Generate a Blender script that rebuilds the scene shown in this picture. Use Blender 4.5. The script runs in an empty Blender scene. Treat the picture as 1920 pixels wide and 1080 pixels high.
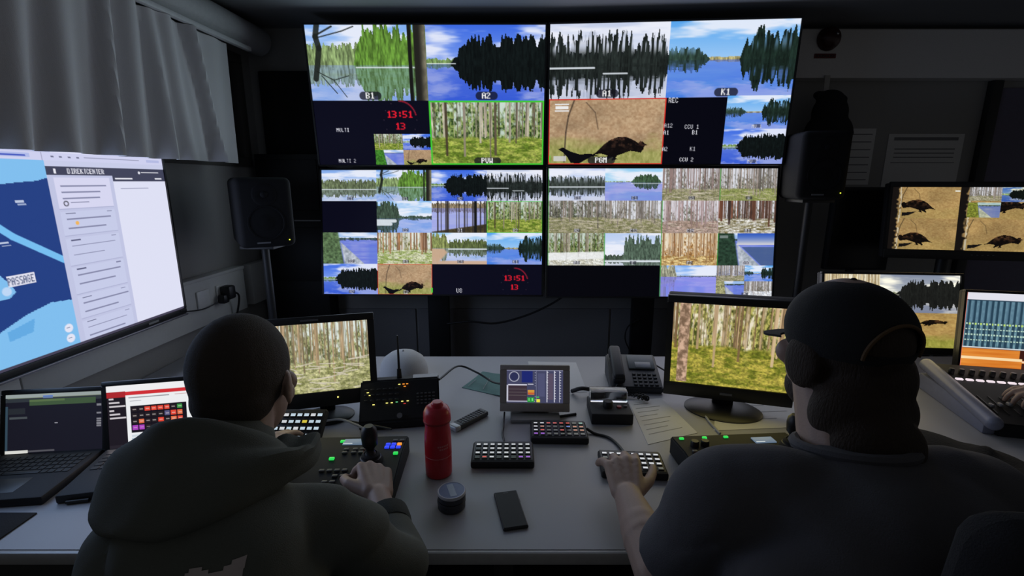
import bpy, bmesh, math, random
import numpy as np
from mathutils import Matrix, Vector, Euler, Quaternion

# ---------------------------------------------------------------- camera, world, exposure
SC = bpy.context.scene
COL = SC.collection
FPX, PITCH, CAMZ = 900.0, math.atan(200/900.0), 1.54
cam_d = bpy.data.cameras.new('camera'); cam = bpy.data.objects.new('camera', cam_d); COL.objects.link(cam)
cam_d.sensor_width = 36.0; cam_d.lens = FPX/1920*36.0; cam_d.clip_start = .02
cam.location = (0, 0, CAMZ); cam.rotation_euler = (math.pi/2-PITCH, 0, 0)
SC.camera = cam
wd = bpy.data.worlds.new('dim_room_ambience'); SC.world = wd; wd.use_nodes = True
wd.node_tree.nodes['Background'].inputs[0].default_value = (.95, .97, 1.0, 1)
wd.node_tree.nodes['Background'].inputs[1].default_value = .052
SC.view_settings.view_transform = 'Standard'; SC.view_settings.look = 'None'
SC.view_settings.exposure = 0.0; SC.view_settings.gamma = 1.0; SC.view_settings.use_curve_mapping = False
SCREEN_GAIN = 1.0      # radiance of a display's white
SPILL = 2.5            # light a display throws into the room, in units of its mean picture
# ---------------------------------------------------------------- pictures shown on the displays (numpy canvases, y down, sRGB)
def vnoise(h, w, sx, sy, seed):
    r = np.random.RandomState(seed)
    gh, gw = int(h/sy)+3, int(w/sx)+3
    g = r.rand(gh, gw)
    y = np.arange(h)/sy; x = np.arange(w)/sx
    yi = y.astype(int); xi = x.astype(int)
    fy = (y-yi)[:, None]; fx = (x-xi)[None, :]
    fy = fy*fy*(3-2*fy); fx = fx*fx*(3-2*fx)
    a = g[yi][:, xi]; b = g[yi][:, xi+1]; c = g[yi+1][:, xi]; d = g[yi+1][:, xi+1]
    return (a*(1-fx)+b*fx)*(1-fy)+(c*(1-fx)+d*fx)*fy
def fbm(h, w, sx, sy, seed, o=3):
    t = 0; s = 0; a = 1.0
    for k in range(o):
        t = t+a*vnoise(h, w, max(sx/2**k, 1.01), max(sy/2**k, 1.01), seed+k*17); s += a; a *= .55
    return t/s
def col(*c): return np.array(c, float)/255.
def mix(a, b, t):
    t = np.asarray(t)
    if t.ndim == 2: t = t[..., None]
    return a*(1-t)+b*t
def sstep(a, b, x): t = np.clip((x-a)/(b-a), 0, 1); return t*t*(3-2*t)
def canvas(h, w, c=(0, 0, 0)): return np.ones((h, w, 3))*col(*c)
def grid(h, w): return np.mgrid[0:h, 0:w][0]/float(h), np.mgrid[0:h, 0:w][1]/float(w)
def inpoly(h, w, pts):
    Y, X = grid(h, w); Y = Y+.5/h; X = X+.5/w
    m = np.zeros((h, w), bool); n = len(pts)
    for i in range(n):
        (x0, y0), (x1, y1) = pts[i], pts[(i+1) % n]
        if y0 == y1: continue
        m ^= ((y0 > Y) != (y1 > Y)) & (X < (x1-x0)*(Y-y0)/(y1-y0)+x0)
    return m
def stroke(img, pts, wd, c, a=1.0):
    h, w = img.shape[:2]; Y, X = grid(h, w); asp = w/float(h)
    for (x0, y0), (x1, y1) in zip(pts[:-1], pts[1:]):
        dx, dy = (x1-x0)*asp, y1-y0; L = dx*dx+dy*dy+1e-9
        t = np.clip(((X-x0)*asp*dx+(Y-y0)*dy)/L, 0, 1)
        d = np.hypot((X-x0)*asp-t*dx, Y-y0-t*dy)
        m = np.clip((wd-d)*h+.5, 0, 1)*a
        img[:] = mix(img, col(*c), m)
def rect(img, x0, y0, x1, y1, c, a=1.0):
    h, w = img.shape[:2]
    s = img[int(round(y0*h)):int(round(y1*h)), int(round(x0*w)):int(round(x1*w))]
    s[:] = s*(1-a)+col(*c)*a
def disc(img, x, y, r, c, hole=0):
    h, w = img.shape[:2]; Y, X = grid(h, w); d = np.hypot((X-x)*w/float(h), Y-y)
    m = np.clip((r-d)*h+.5, 0, 1)
    if hole: m = m*np.clip((d-hole)*h+.5, 0, 1)
    img[:] = mix(img, col(*c), m)
FONT = {'A': '699F999', 'B': 'E99E99E', 'C': '6988896', 'D': 'E99999E', 'E': 'F88E88F', 'F': 'F88E888', 'G': '698B996', 'H': '999F999', 'I': '7222227', 'J': '1111196', 'K': '9ACCA99', 'L': '888888F',
        'M': '9FF9999', 'N': '9DDBB99', 'O': '6999996', 'P': 'E99E888', 'Q': '69999B7', 'R': 'E99EA99', 'S': '7886117', 'T': '7222222', 'U': '9999996', 'V': '9999966', 'W': '9999FF9', 'X': '9966699', 'Y': '9996222', 'Z': 'F12448F',
        '0': '6999996', '1': '2622227', '2': '691248F', '3': 'E11611E', '4': '999F111', '5': 'F88E11E', '6': '688E996', '7': 'F112244', '8': '6996996', '9': '6997116', ':': '0220220', '.': '0000022', ' ': '0000000', '-': '000F000', '/': '1122448'}
def text(img, x, y, s, hh, c, sp=1.0, ctr=True, bold=0.0):
    h, w = img.shape[:2]; px = hh*h/7.0
    Wt = len(s)*5*px*sp
    X0 = x*w-(Wt/2 if ctr else 0); Y0 = y*h-(hh*h/2 if ctr else 0)
    S = 3; n = len(s)
    bm = np.zeros((7, n*5))
    for i, ch in enumerate(s):
        for r, hx in enumerate(FONT.get(ch, 'F99999F')):
            v = int(hx, 16)
            for k in range(4):
                if v >> (3-k) & 1: bm[r, i*5+k] = 1
    ys = np.arange(int(Y0)-1, int(Y0+hh*h)+2); xs = np.arange(int(X0)-1, int(X0+Wt)+2)
    acc = np.zeros((len(ys), len(xs)))
    for a in range(S):
        for b in range(S):
            r = np.floor((ys+(a+.5)/S-Y0)/px).astype(int); q = np.floor((xs+(b+.5)/S-X0)/(px*sp)).astype(int)
            ok = ((r >= 0) & (r < 7))[:, None] & ((q >= 0) & (q < n*5))[None, :]
            v = bm[np.clip(r, 0, 6)][:, np.clip(q, 0, n*5-1)]*ok
            if bold:
                q2 = np.floor((xs+(b+.5)/S-X0-bold*px)/(px*sp)).astype(int)
                v = np.maximum(v, bm[np.clip(r, 0, 6)][:, np.clip(q2, 0, n*5-1)]*((r >= 0) & (r < 7))[:, None]*((q2 >= 0) & (q2 < n*5))[None, :])
            acc += v
    acc /= S*S
    for j, yy in enumerate(ys):
        if 0 <= yy < h:
            k = (xs >= 0) & (xs < w)
            img[yy, xs[k]] = img[yy, xs[k]]*(1-acc[j, k, None])+col(*c)*acc[j, k, None]
def pill(img, x, y, s, hh, wd):
    h, w = img.shape[:2]; Y, X = grid(h, w); asp = w/float(h)
    d = np.hypot(np.maximum(np.abs(X-x)*asp-wd*asp/2+hh*.75, 0), Y-y)
    img[:] = mix(img, col(18, 18, 28), np.clip((hh*.75-d)*h+.5, 0, 1)*.75)
    text(img, x, y, s, hh*1.15, (235, 235, 235), 1.05, bold=.4)
def border(img, c, n):
    img[:n] = col(*c); img[-n:] = col(*c); img[:, :n] = col(*c); img[:, -n:] = col(*c)
def sky(h, w, top, bot, cloud, seed, sc=.45):
    Y, X = grid(h, w)
    g = mix(col(*top), col(*bot), Y)
    n = fbm(h, w, w*sc, h*sc*.35, seed, 4)
    return np.clip(mix(g, col(238, 240, 250), sstep(.55-.35*cloud, .78-.25*cloud, n)*.9), 0, 1)
def spruces(w, seed, base, amp, wid):
    r = np.random.RandomState(seed); x = np.arange(w)/float(w); p = np.zeros(w); n = int(3.0/wid)
    for i in range(n):
        cx = r.rand(); hh = base+amp*r.rand(); ww = wid*(.6+.8*r.rand())
        p = np.maximum(p, hh*np.clip(1.15-np.abs(x-cx)/ww, 0, 1)**.8)
    return np.maximum(p, base*.85)
def lake(h, w, seed, hz=.5, top=(70, 120, 220), bot=(205, 220, 245), cloud=.5, shores=(), water=(60, 90, 200), wmix=.35, ice=None, gaps=0):
    Y, X = grid(h, w); H = int(hz*h)
    img = sky(h, w, top, bot, cloud, seed)
    full = img.copy(); x = np.arange(w)/float(w)
    for k, (x0, x1, base, amp, wid, c, edge) in enumerate(shores):
        env = sstep(x0-1e-3, x0+edge+1e-3, x)*(1-sstep(x1-edge-1e-3, x1+1e-3, x)) if edge > 0 else ((x >= x0) & (x <= x1))*1.
        prof = spruces(w, seed+k*7, base, amp, wid)*env**.5*(env > 0)
        m = (Y > hz-prof[None, :]) & (Y <= hz)
        tx = fbm(h, w, max(w*.012, 1.3), h*.10, seed+k*5+3, 3)
        cc = col(*c)*(.45+1.1*tx[..., None])
        if gaps:
            gm = sstep(.60, .72, vnoise(h, w, max(w*.012, 1.2), h*.35, seed+91+k))*sstep(hz-base*.35, hz-base*1.1, Y)*gaps
            cc = mix(cc, img, gm)
        img = np.where(m[..., None], cc, img)
    src = np.clip((2*hz*h-np.arange(h)).astype(int), 0, h-1)
    jit = ((vnoise(h, w, w*.05, 2.2, seed+40)-.5)*h*.05)
    rows = np.clip((2*H-np.arange(h)[:, None]*1.0+jit), 0, H).astype(int)
    ref = img[rows, np.arange(w)[None, :]]
    wt = mix(ref*.93, col(*water), wmix*(.7+.5*fbm(h, w, w*.3, h*.05, seed+44))*sstep(.12, .55, ref.mean(-1)))
    img = np.where((Y > hz)[..., None], wt, img)
    if ice:
        for (a, b, yy, t) in ice: stroke(img, [(a, yy), (b, yy)], t, (225, 232, 240), .9)
    return np.clip(img, 0, 1)
def forest(h, w, seed, sk=(222, 230, 236), fol=((70, 95, 45), (120, 135, 70)), trunk=((190, 180, 165), (85, 70, 55)), ground=((120, 135, 50), (170, 165, 90)), gy=.6, ntr=22, dens=.5, tw=.007, debris=0):
    r = np.random.RandomState(seed); Y, X = grid(h, w)
    img = canvas(h, w, sk)*(.92+.1*fbm(h, w, w*.2, h*.2, seed+1)[..., None])
    n1 = fbm(h, w, w*.022, h*.07, seed+2, 4); n2 = fbm(h, w, w*.09, h*.5, seed+3, 3)
    f = mix(col(*fol[0])*.75, col(*fol[1])*1.05, sstep(.3, .7, fbm(h, w, w*.014, h*.035, seed+5)))
    img = mix(img, f, sstep(.52-.38*dens, .76-.34*dens, .62*n1+.38*n2+.30*(Y-gy)))
    for i in range(ntr*2):
        x = r.rand(); ww = tw*(.5+r.rand())*(.4 if i < ntr else 1); c = mix(col(*trunk[0]), col(*trunk[1]), r.rand()); b = gy+.16*r.rand()**2-.02; ln = (r.rand()-.5)*.02
        m = np.clip((ww-np.abs(X-x-ln*Y))*w+.5, 0, 1)*(Y < b)
        img = mix(img, c*(.75+.5*vnoise(h, w, 4, h*.12, seed+60+i)[..., None]), m*(.65+.35*r.rand()))
    gn = fbm(h, w, w*.07, h*.035, seed+8, 4); gp = gy+.05*(vnoise(1, w, w*.12, 2, seed+9)-.5)
    g = mix(col(*ground[0]), col(*ground[1]), sstep(.22, .78, gn))*(.62+.76*fbm(h, w, w*.014, h*.016, seed+10)[..., None])
    img = mix(img, g, sstep(-.02, .03, Y-gp)*.93)
    for i in range(ntr//4):
        x = r.rand(); ww = tw*1.5*(.6+.6*r.rand()); c = mix(col(*trunk[0]), col(*trunk[1]), r.rand()); b = gy+.05+.3*r.rand()**2
        img = mix(img, c, np.clip((ww-np.abs(X-x))*w+.5, 0, 1)*(Y < b)*.9)
    for i in range(debris):
        x = r.rand(); y = gy+(1-gy)*r.rand(); L = .05+.2*r.rand(); stroke(img, [(x, y), (x+L, y+(r.rand()-.5)*.1)], .008, (215, 205, 190), .75)
    return np.clip(img, 0, 1)
EAGLE = [(.38, .86), (.43, .80), (.48, .70), (.54, .62), (.61, .575), (.69, .58), (.75, .63), (.785, .67), (.80, .64), (.825, .645), (.84, .68), (.865, .70), (.84, .715), (.835, .76), (.81, .82), (.76, .80), (.72, .79), (.66, .83), (.61, .86), (.595, .90), (.62, .915), (.56, .94), (.575, .88), (.53, .92), (.52, .945), (.50, .93), (.525, .86), (.46, .83)]
CROW = [(.09, .76), (.13, .73), (.19, .79), (.28, .84), (.37, .83), (.45, .86), (.38, .88), (.33, .93), (.27, .99), (.20, .97), (.17, .88), (.13, .81)]
def bird(h, w, seed, flip=False, dx=0, dy=0, sc=1, green=1.0, crow=True):
    Y, X = grid(h, w)
    b = mix(col(150, 118, 88), col(198, 172, 138), fbm(h, w, w*.02, h*.03, seed, 3))*(.85+.3*fbm(h, w, w*.2, h*.2, seed+1)[..., None])
    g = mix(col(110, 120, 50), col(190, 190, 120), fbm(h, w, w*.02, h*.06, seed+2, 3))
    img = mix(b, g, sstep(.55, .8, Y+.25*(fbm(h, w, w*.15, h*.15, seed+3)-.5))*.85*green)
    stroke(img, [(.22, 0), (.17, .25), (.15, .5), (.14, .95)], .012, (70, 58, 48), .8)
    stroke(img, [(.32, .05), (.40, .2), (.43, .45)], .009, (95, 78, 62), .7)
    tf = lambda P: [((1-x if flip else x)*sc+dx, y*sc+dy) for x, y in P]
    m = inpoly(h, w, tf(EAGLE)); img[m] = (mix(col(14, 10, 10), col(92, 62, 48), sstep(.35, .8, fbm(h, w, w*.04, h*.05, seed+7))*sstep(.85, .6, (Y-dy)/sc)))[m]
    if crow: m = inpoly(h, w, tf(CROW)); img[m] = col(10, 9, 14)
    return np.clip(img, 0, 1)
DARK = (10, 10, 26)
def island(h, w, s, big=True):
    return lake(h, w, s, .50, (60, 105, 225), (190, 210, 248), .55, [(0, .26, .05, .03, .03, (120, 150, 90), 0), (.20, 1.4, .26, .13, .035, (14, 20, 20), .22)], (50, 80, 215), .45, [(0, .24, .5, .006)])
def a1(h, w, s): return lake(h, w, s, .56, (196, 206, 232), (240, 243, 250), .85, [(-.5, 1.5, .16, .04, .03, (24, 30, 34), 0), (-.3, 1.02, .26, .22, .028, (34, 40, 38), .1)], (150, 165, 215), .12, [(0, .38, .58, .012), (.46, .66, .66, .010)], .9)
def k1(h, w, s): return lake(h, w, s, .50, (88, 165, 238), (225, 235, 250), .6, [(.25, .62, .035, .01, .04, (170, 160, 110), .05), (-.2, .33, .12, .06, .03, (46, 66, 58), .12), (.56, 1.6, .22, .22, .035, (26, 40, 34), .08)], (60, 95, 225), .5, [], .5)
def b1(h, w, s):
    im = lake(h, w, s, .52, (130, 175, 240), (200, 220, 246), .5, [(-.4, 1.4, .25, .05, .03, (128, 150, 100), 0), (.38, 1.3, .36, .22, .04, (92, 132, 52), .12)], (140, 165, 235), .45, [(.4, .9, .55, .008)])
    for P, t in (([(.10, 0), (.08, .15), (.10, .3), (.05, .7)], .04), ([(.10, .12), (.22, .02)], .012), ([(.1, .16), (.3, .08), (.4, .02)], .008), ([(.06, .6), (.2, .72), (.33, .66)], .006), ([(.1, .66), (.22, .9)], .006), ([(.2, .72), (.3, .95)], .005)): stroke(im, P, t, (30, 34, 30), .9)
    Y, X = grid(h, w); m = np.clip((.052-np.abs(X-.945))*w, 0, 1); im = mix(im, mix(col(35, 34, 30), col(130, 125, 105), sstep(.93, .99, X)*(.5+.7*fbm(h, w, 8, h*.1, s+3))), m)
    m = np.clip((.018-np.abs(X-.86))*w, 0, 1); return mix(im, col(24, 24, 22), m)
PV = dict(sk=(205, 222, 210), fol=((60, 92, 40), (135, 155, 85)), trunk=((205, 195, 180), (70, 58, 44)), ground=((92, 116, 34), (170, 178, 84)), gy=.56, ntr=30, dens=.75, tw=.006)
def pvw(h, w, s, **k): return forest(h, w, s, **{**PV, **k})
GR = dict(sk=(226, 228, 236), fol=((105, 105, 90), (150, 148, 130)), trunk=((165, 150, 140), (80, 76, 70)), ground=((120, 120, 80), (172, 164, 140)), gy=.62, ntr=40, dens=.45, tw=.006, debris=10)
def fgrey(h, w, s, **k): return forest(h, w, s, **{**GR, **k})
def tealshore(h, w, s, c=(86, 110, 76)):
    Y, X = grid(h, w); im = lake(h, w, s, .22, (150, 185, 235), (225, 235, 250), .4, [(-.5, 1.5, .05, .02, .05, (60, 80, 80), 0)], (90, 105, 215), .75)
    im = mix(im, col(*c)*(.5+1.0*fbm(h, w, w*.04, h*.06, s)[..., None]), sstep(.02, -.02, X-.30-.10*(Y-.2)))
    m = sstep(0, .03, X-.30-.1*(Y-.2))*sstep(.03, 0, X-.25-.62*(Y-.2))*(Y > .2)
    return mix(im, mix(col(120, 130, 130), col(238, 242, 248), fbm(h, w, 5, 4, s+2)), m*.9)
def clock(im, x, y, s):
    text(im, x, y, '13:51', s, (228, 28, 48), 1.15, bold=.5); text(im, x, y+s*1.75, '13', s, (228, 28, 48), 1.15, bold=.5)
    h, w = im.shape[:2]
    for a in range(0, 14):
        t = math.radians(-90+a*5.6); disc(im, x+math.cos(t)*s*2.55*h/w, y+s*.8+math.sin(t)*s*2.75, s*.13, (140, 26, 46))
    for a in range(0, 360, 30):
        t = math.radians(a); disc(im, x+math.cos(t)*s*2.55*h/w, y+s*.8+math.sin(t)*s*2.75, s*.07, (60, 50, 66))
def put(im, x0, y0, x1, y1, fn):
    h, w = im.shape[:2]; a, b, c, d = int(round(y0*h)), int(round(y1*h)), int(round(x0*w)), int(round(x1*w))
    im[a:b, c:d] = fn(b-a, d-c)
def lab(fn, s, x=.5):
    def f(h, w):
        im = fn(h, w); pill(im, x, .93, s, .075, .09+.05*len(s)); return im
    return f
def slab(fn, s='A2', x=.52):
    def f(h, w):
        im = fn(h, w); rect(im, x-.06, .86, x+.06, .97, (40, 40, 52), .6); text(im, x, .92, s, .11, (205, 205, 215), 1.); return im
    return f
def bord(fn, c, n=2):
    def f(h, w):
        im = fn(h, w); border(im, c, n); return im
    return f
def quad(a, b, c, d):
    def f(h, w):
        im = np.zeros((h, w, 3)); put(im, 0, 0, .5, .5, a); put(im, .5, 0, 1, .5, b); put(im, 0, .5, .5, 1, c); put(im, .5, .5, 1, 1, d); return im
    return f
GREEN, RED = (66, 196, 52), (206, 48, 40)
def wall_ul(h, w):
    im = canvas(h, w, DARK); S = .522
    put(im, 0, 0, .5, S, lab(lambda a, b: b1(a, b, 5), 'B1')); put(im, .5, 0, 1, S, lab(lambda a, b: island(a, b, 11), 'A2'))
    text(im, .118, .735, 'MULTI', .028, (225, 225, 235), 1.0); text(im, .125, .968, 'MULTI 2', .028, (225, 225, 235), 1.0)
    clock(im, .372, .62, .05)
    put(im, .252, .765, .5, 1, quad(lambda a, b: pvw(a, b, 3), lambda a, b: island(a, b, 12), lambda a, b: tealshore(a, b, 4, (60, 120, 40)), lambda a, b: bird(a, b, 4)))
    put(im, .5, S, 1, 1, bord(lab(lambda a, b: pvw(a, b, 21), 'PVW'), GREEN, 3)); return im
def pgm(h, w):
    im = bird(h, w, 31, sc=1.0); rect(im, .055, .07, .175, .09, (230, 230, 230)); rect(im, .06, .11, .17, .15, (235, 235, 235)); rect(im, .055, .165, .175, .185, (230, 230, 230))
    rect(im, 0, .86, .02, .96, (70, 220, 60)); rect(im, .05, .87, .16, .95, (210, 210, 215), .8); border(im, RED, 2); return im
def wall_ur(h, w):
    im = canvas(h, w, (6, 6, 16)); S = .515
    put(im, 0, 0, .49, S, lab(lambda a, b: a1(a, b, 41), 'A1')); put(im, .49, 0, 1, S, lab(lambda a, b: k1(a, b, 47), 'K1', .48))
    put(im, 0, S, .495, 1, lab(pgm, 'PGM', .47))
    text(im, .525, .535, 'REC', .035, (225, 225, 232), 1.0)
    for x, y, s in ((.512, .715, 'A12'), (.61, .725, 'CCU 1'), (.505, .765, 'A1'), (.625, .765, 'B1'), (.505, .885, 'A2'), (.622, .885, 'K1'), (.60, .965, 'CCU 2')): text(im, x, y, s, .03, (220, 220, 228), 1.0)
    put(im, .745, S-.005, 1, .745, slab(lambda a, b: k1(a, b, 47), 'MV 1')); put(im, .745, .745, 1, 1, slab(lambda a, b: island(a, b, 61), 'MV 2')); return im
def wall_ll(h, w):
    im = canvas(h, w, DARK); q = .25
    far = lambda a, b: lake(a, b, 71, .60, (130, 170, 235), (228, 236, 250), .55, [(-.5, 1.5, .22, .10, .03, (98, 110, 82), .2)], (170, 190, 235), .3, [(0, 1, .62, .012)])
    bay = lambda a, b: lake(a, b, 73, .53, (130, 185, 240), (230, 240, 250), .6, [(-.5, 1.5, .06, .03, .04, (70, 90, 80), 0), (-.5, .42, .45, .12, .05, (62, 80, 66), .1)], (110, 140, 235), .5, [(0, .33, .62, .05), (.0, .25, .72, .05)])
    def trunks(a, b):
        im = lake(a, b, 75, .22, (220, 225, 240), (235, 235, 240), .5, [(-.5, 1.5, .14, .05, .03, (140, 125, 100), 0)], (130, 140, 230), .6); Y, X = grid(a, b)
        im = mix(im, col(70, 62, 40)*(.6+.8*fbm(a, b, 5, 4, 3)[..., None]), sstep(-.02, .02, Y-.96+.25*X)); r = np.random.RandomState(4)
        for i in range(14): im = mix(im, col(50, 44, 40), np.clip((.006+.008*r.rand()-np.abs(X-.1-.9*r.rand()))*b+.5, 0, 1)*.85)
        return mix(im, col(26, 26, 24), np.clip((.03-np.abs(X-.79))*b, 0, 1))
    beach = lambda a, b: mix(lake(a, b, 78, .48, (150, 200, 240), (236, 242, 248), .6, [(.25, 1.5, .16, .14, .03, (88, 100, 60), .1), (-.5, .32, .40, .10, .05, (130, 140, 84), .1)], (150, 170, 235), .5, [(.3, 1, .51, .02)]), canvas(a, b, (205, 170, 140)), sstep(.0, .05, np.maximum(grid(a, b)[0]-.86, .30-grid(a, b)[1]-.5*np.abs(grid(a, b)[0]-.62)))*.9*(grid(a, b)[0] > .5))
    R = [[far, lambda a, b: b1(a, b, 5), lambda a, b: island(a, b, 11), lambda a, b: a1(a, b, 41)],
         [None, bay, trunks, bord(lambda a, b: pvw(a, b, 21), GREEN, 1)],
         [lambda a, b: tealshore(a, b, 83), lambda a, b: forest(a, b, 85, (226, 232, 222), ((120, 140, 80), (170, 170, 110)), ((176, 120, 80), (110, 80, 60)), ((130, 150, 70), (215, 215, 190)), .55, 26, .4, .008), beach, lambda a, b: k1(a, b, 47)],
         [lambda a, b: island(a, b, 61), bord(lambda a, b: bird(a, b, 31), (214, 66, 44), 1), None, None]]
    names = iter(['C1', 'B1', 'A2', 'A1', 'C2', 'D1', 'B2', 'D2', 'E1', 'C3', 'K1', 'A2', 'E2'])
    for j in range(4):
        for i in range(4):
            if R[j][i]: put(im, i*q, j*q, i*q+q, j*q+q, slab(R[j][i], next(names)))
    clock(im, .875, .862, .042); text(im, .625, .965, 'U8', .035, (210, 210, 218)); rect(im, .495, .945, .503, .985, (80, 200, 60)); return im
def wall_lr(h, w):
    im = canvas(h, w, (5, 5, 10)); q = .25
    l1 = lambda a, b: lake(a, b, 101, .56, (190, 205, 240), (240, 244, 250), .6, [(-.5, 1.5, .22, .14, .03, (58, 66, 62), .0)], (170, 185, 235), .25, [(0, 1, .57, .018)], .5)
    l2 = lambda a, b: lake(a, b, 103, .42, (150, 205, 240), (225, 238, 250), .6, [(-.5, 1.5, .02, .01, .04, (150, 170, 130), 0), (.45, .98, .18, .08, .05, (62, 86, 62), .15)], (115, 120, 220), .6, [(.45, 1, .46, .01)])
    pine = lambda a, b: lake(a, b, 105, .80, (185, 205, 240), (235, 240, 250), .6, [(-.5, 1.5, .12, .03, .04, (70, 84, 72), 0), (.34, 1.5, .55, .24, .04, (80, 98, 84), .04)], (180, 190, 200), .4, [(0, 1, .86, .03)])
    def dusk(a, b):
        im = tealshore(a, b, 107, (40, 62, 48)); Y, X = grid(a, b); top = mix(col(52, 92, 190), col(228, 222, 214), np.clip(Y/.36, 0, 1)**1.4)
        im = mix(im, top, (Y < .34)*(X > .34)*1.); im = mix(im, col(60, 84, 120)*1.0, (Y > .42)*sstep(.28, .3, X-.62*(Y-.2))*.75); rect(im, .04, .06, .18, .16, (150, 160, 160), .7); return im
    sh = lambda a, b: lake(a, b, 109, .35, (120, 170, 240), (225, 235, 250), .6, [(-.5, 1.5, .03, .01, .04, (110, 120, 140), 0), (-.5, .3, .3, .2, .05, (150, 150, 130), .06)], (130, 130, 232), .8)
    R = [[l1, l2, lambda a, b: fgrey(a, b, 111, trunk=((150, 120, 115), (110, 100, 95))), lambda a, b: fgrey(a, b, 113, ground=((126, 136, 70), (160, 160, 110)))],
         [lambda a, b: fgrey(a, b, 115, fol=((70, 80, 62), (120, 126, 100)), gy=.5, dens=.6), lambda a, b: fgrey(a, b, 117, gy=.55), lambda a, b: fgrey(a, b, 119, trunk=((200, 180, 185), (130, 105, 100)), ground=((140, 120, 105), (185, 160, 150))), lambda a, b: fgrey(a, b, 121, trunk=((60, 48, 44), (120, 74, 54)), ground=((110, 100, 60), (228, 226, 222)), tw=.011, gy=.55)],
         [lambda a, b: mix(pvw(a, b, 123, ground=((190, 185, 170), (235, 235, 232)), gy=.58), canvas(a, b, (238, 240, 242)), sstep(.03, 0, np.abs(grid(a, b)[0]-.72+.05*grid(a, b)[1])-.10)*.8), pine, lambda a, b: forest(a, b, 125, (240, 228, 205), ((150, 100, 50), (196, 150, 90)), ((235, 215, 180), (120, 76, 40)), ((150, 110, 60), (232, 210, 150)), .68, 46, .5, .007), dusk],
         [None, None, sh, quad(lambda a, b: fgrey(a, b, 3, fol=((140, 150, 190), (170, 180, 220))), lambda a, b: k1(a, b, 5), lambda a, b: tealshore(a, b, 7, (150, 150, 110)), lambda a, b: fgrey(a, b, 8, ground=((200, 205, 215), (235, 238, 245))))]]
    names = iter(['F1', 'F1', 'G1', 'H', 'N2', 'C12', 'C14', 'M1', 'P1', 'E', 'F2', 'B10', 'E1', 'M'])
    for j in range(4):
        for i in range(4):
            if R[j][i]: put(im, i*q, j*q, i*q+q, j*q+q, slab(R[j][i], next(names)))
    for x, j in ((0, 0), (0, 1), (0, 2), (.25, 2), (.5, 1), (.5, 2), (.5, 3), (.75, 0), (.75, 2)): rect(im, x, j*q, x+.006, j*q+q, (60, 150, 60), .7)
    return im
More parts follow.
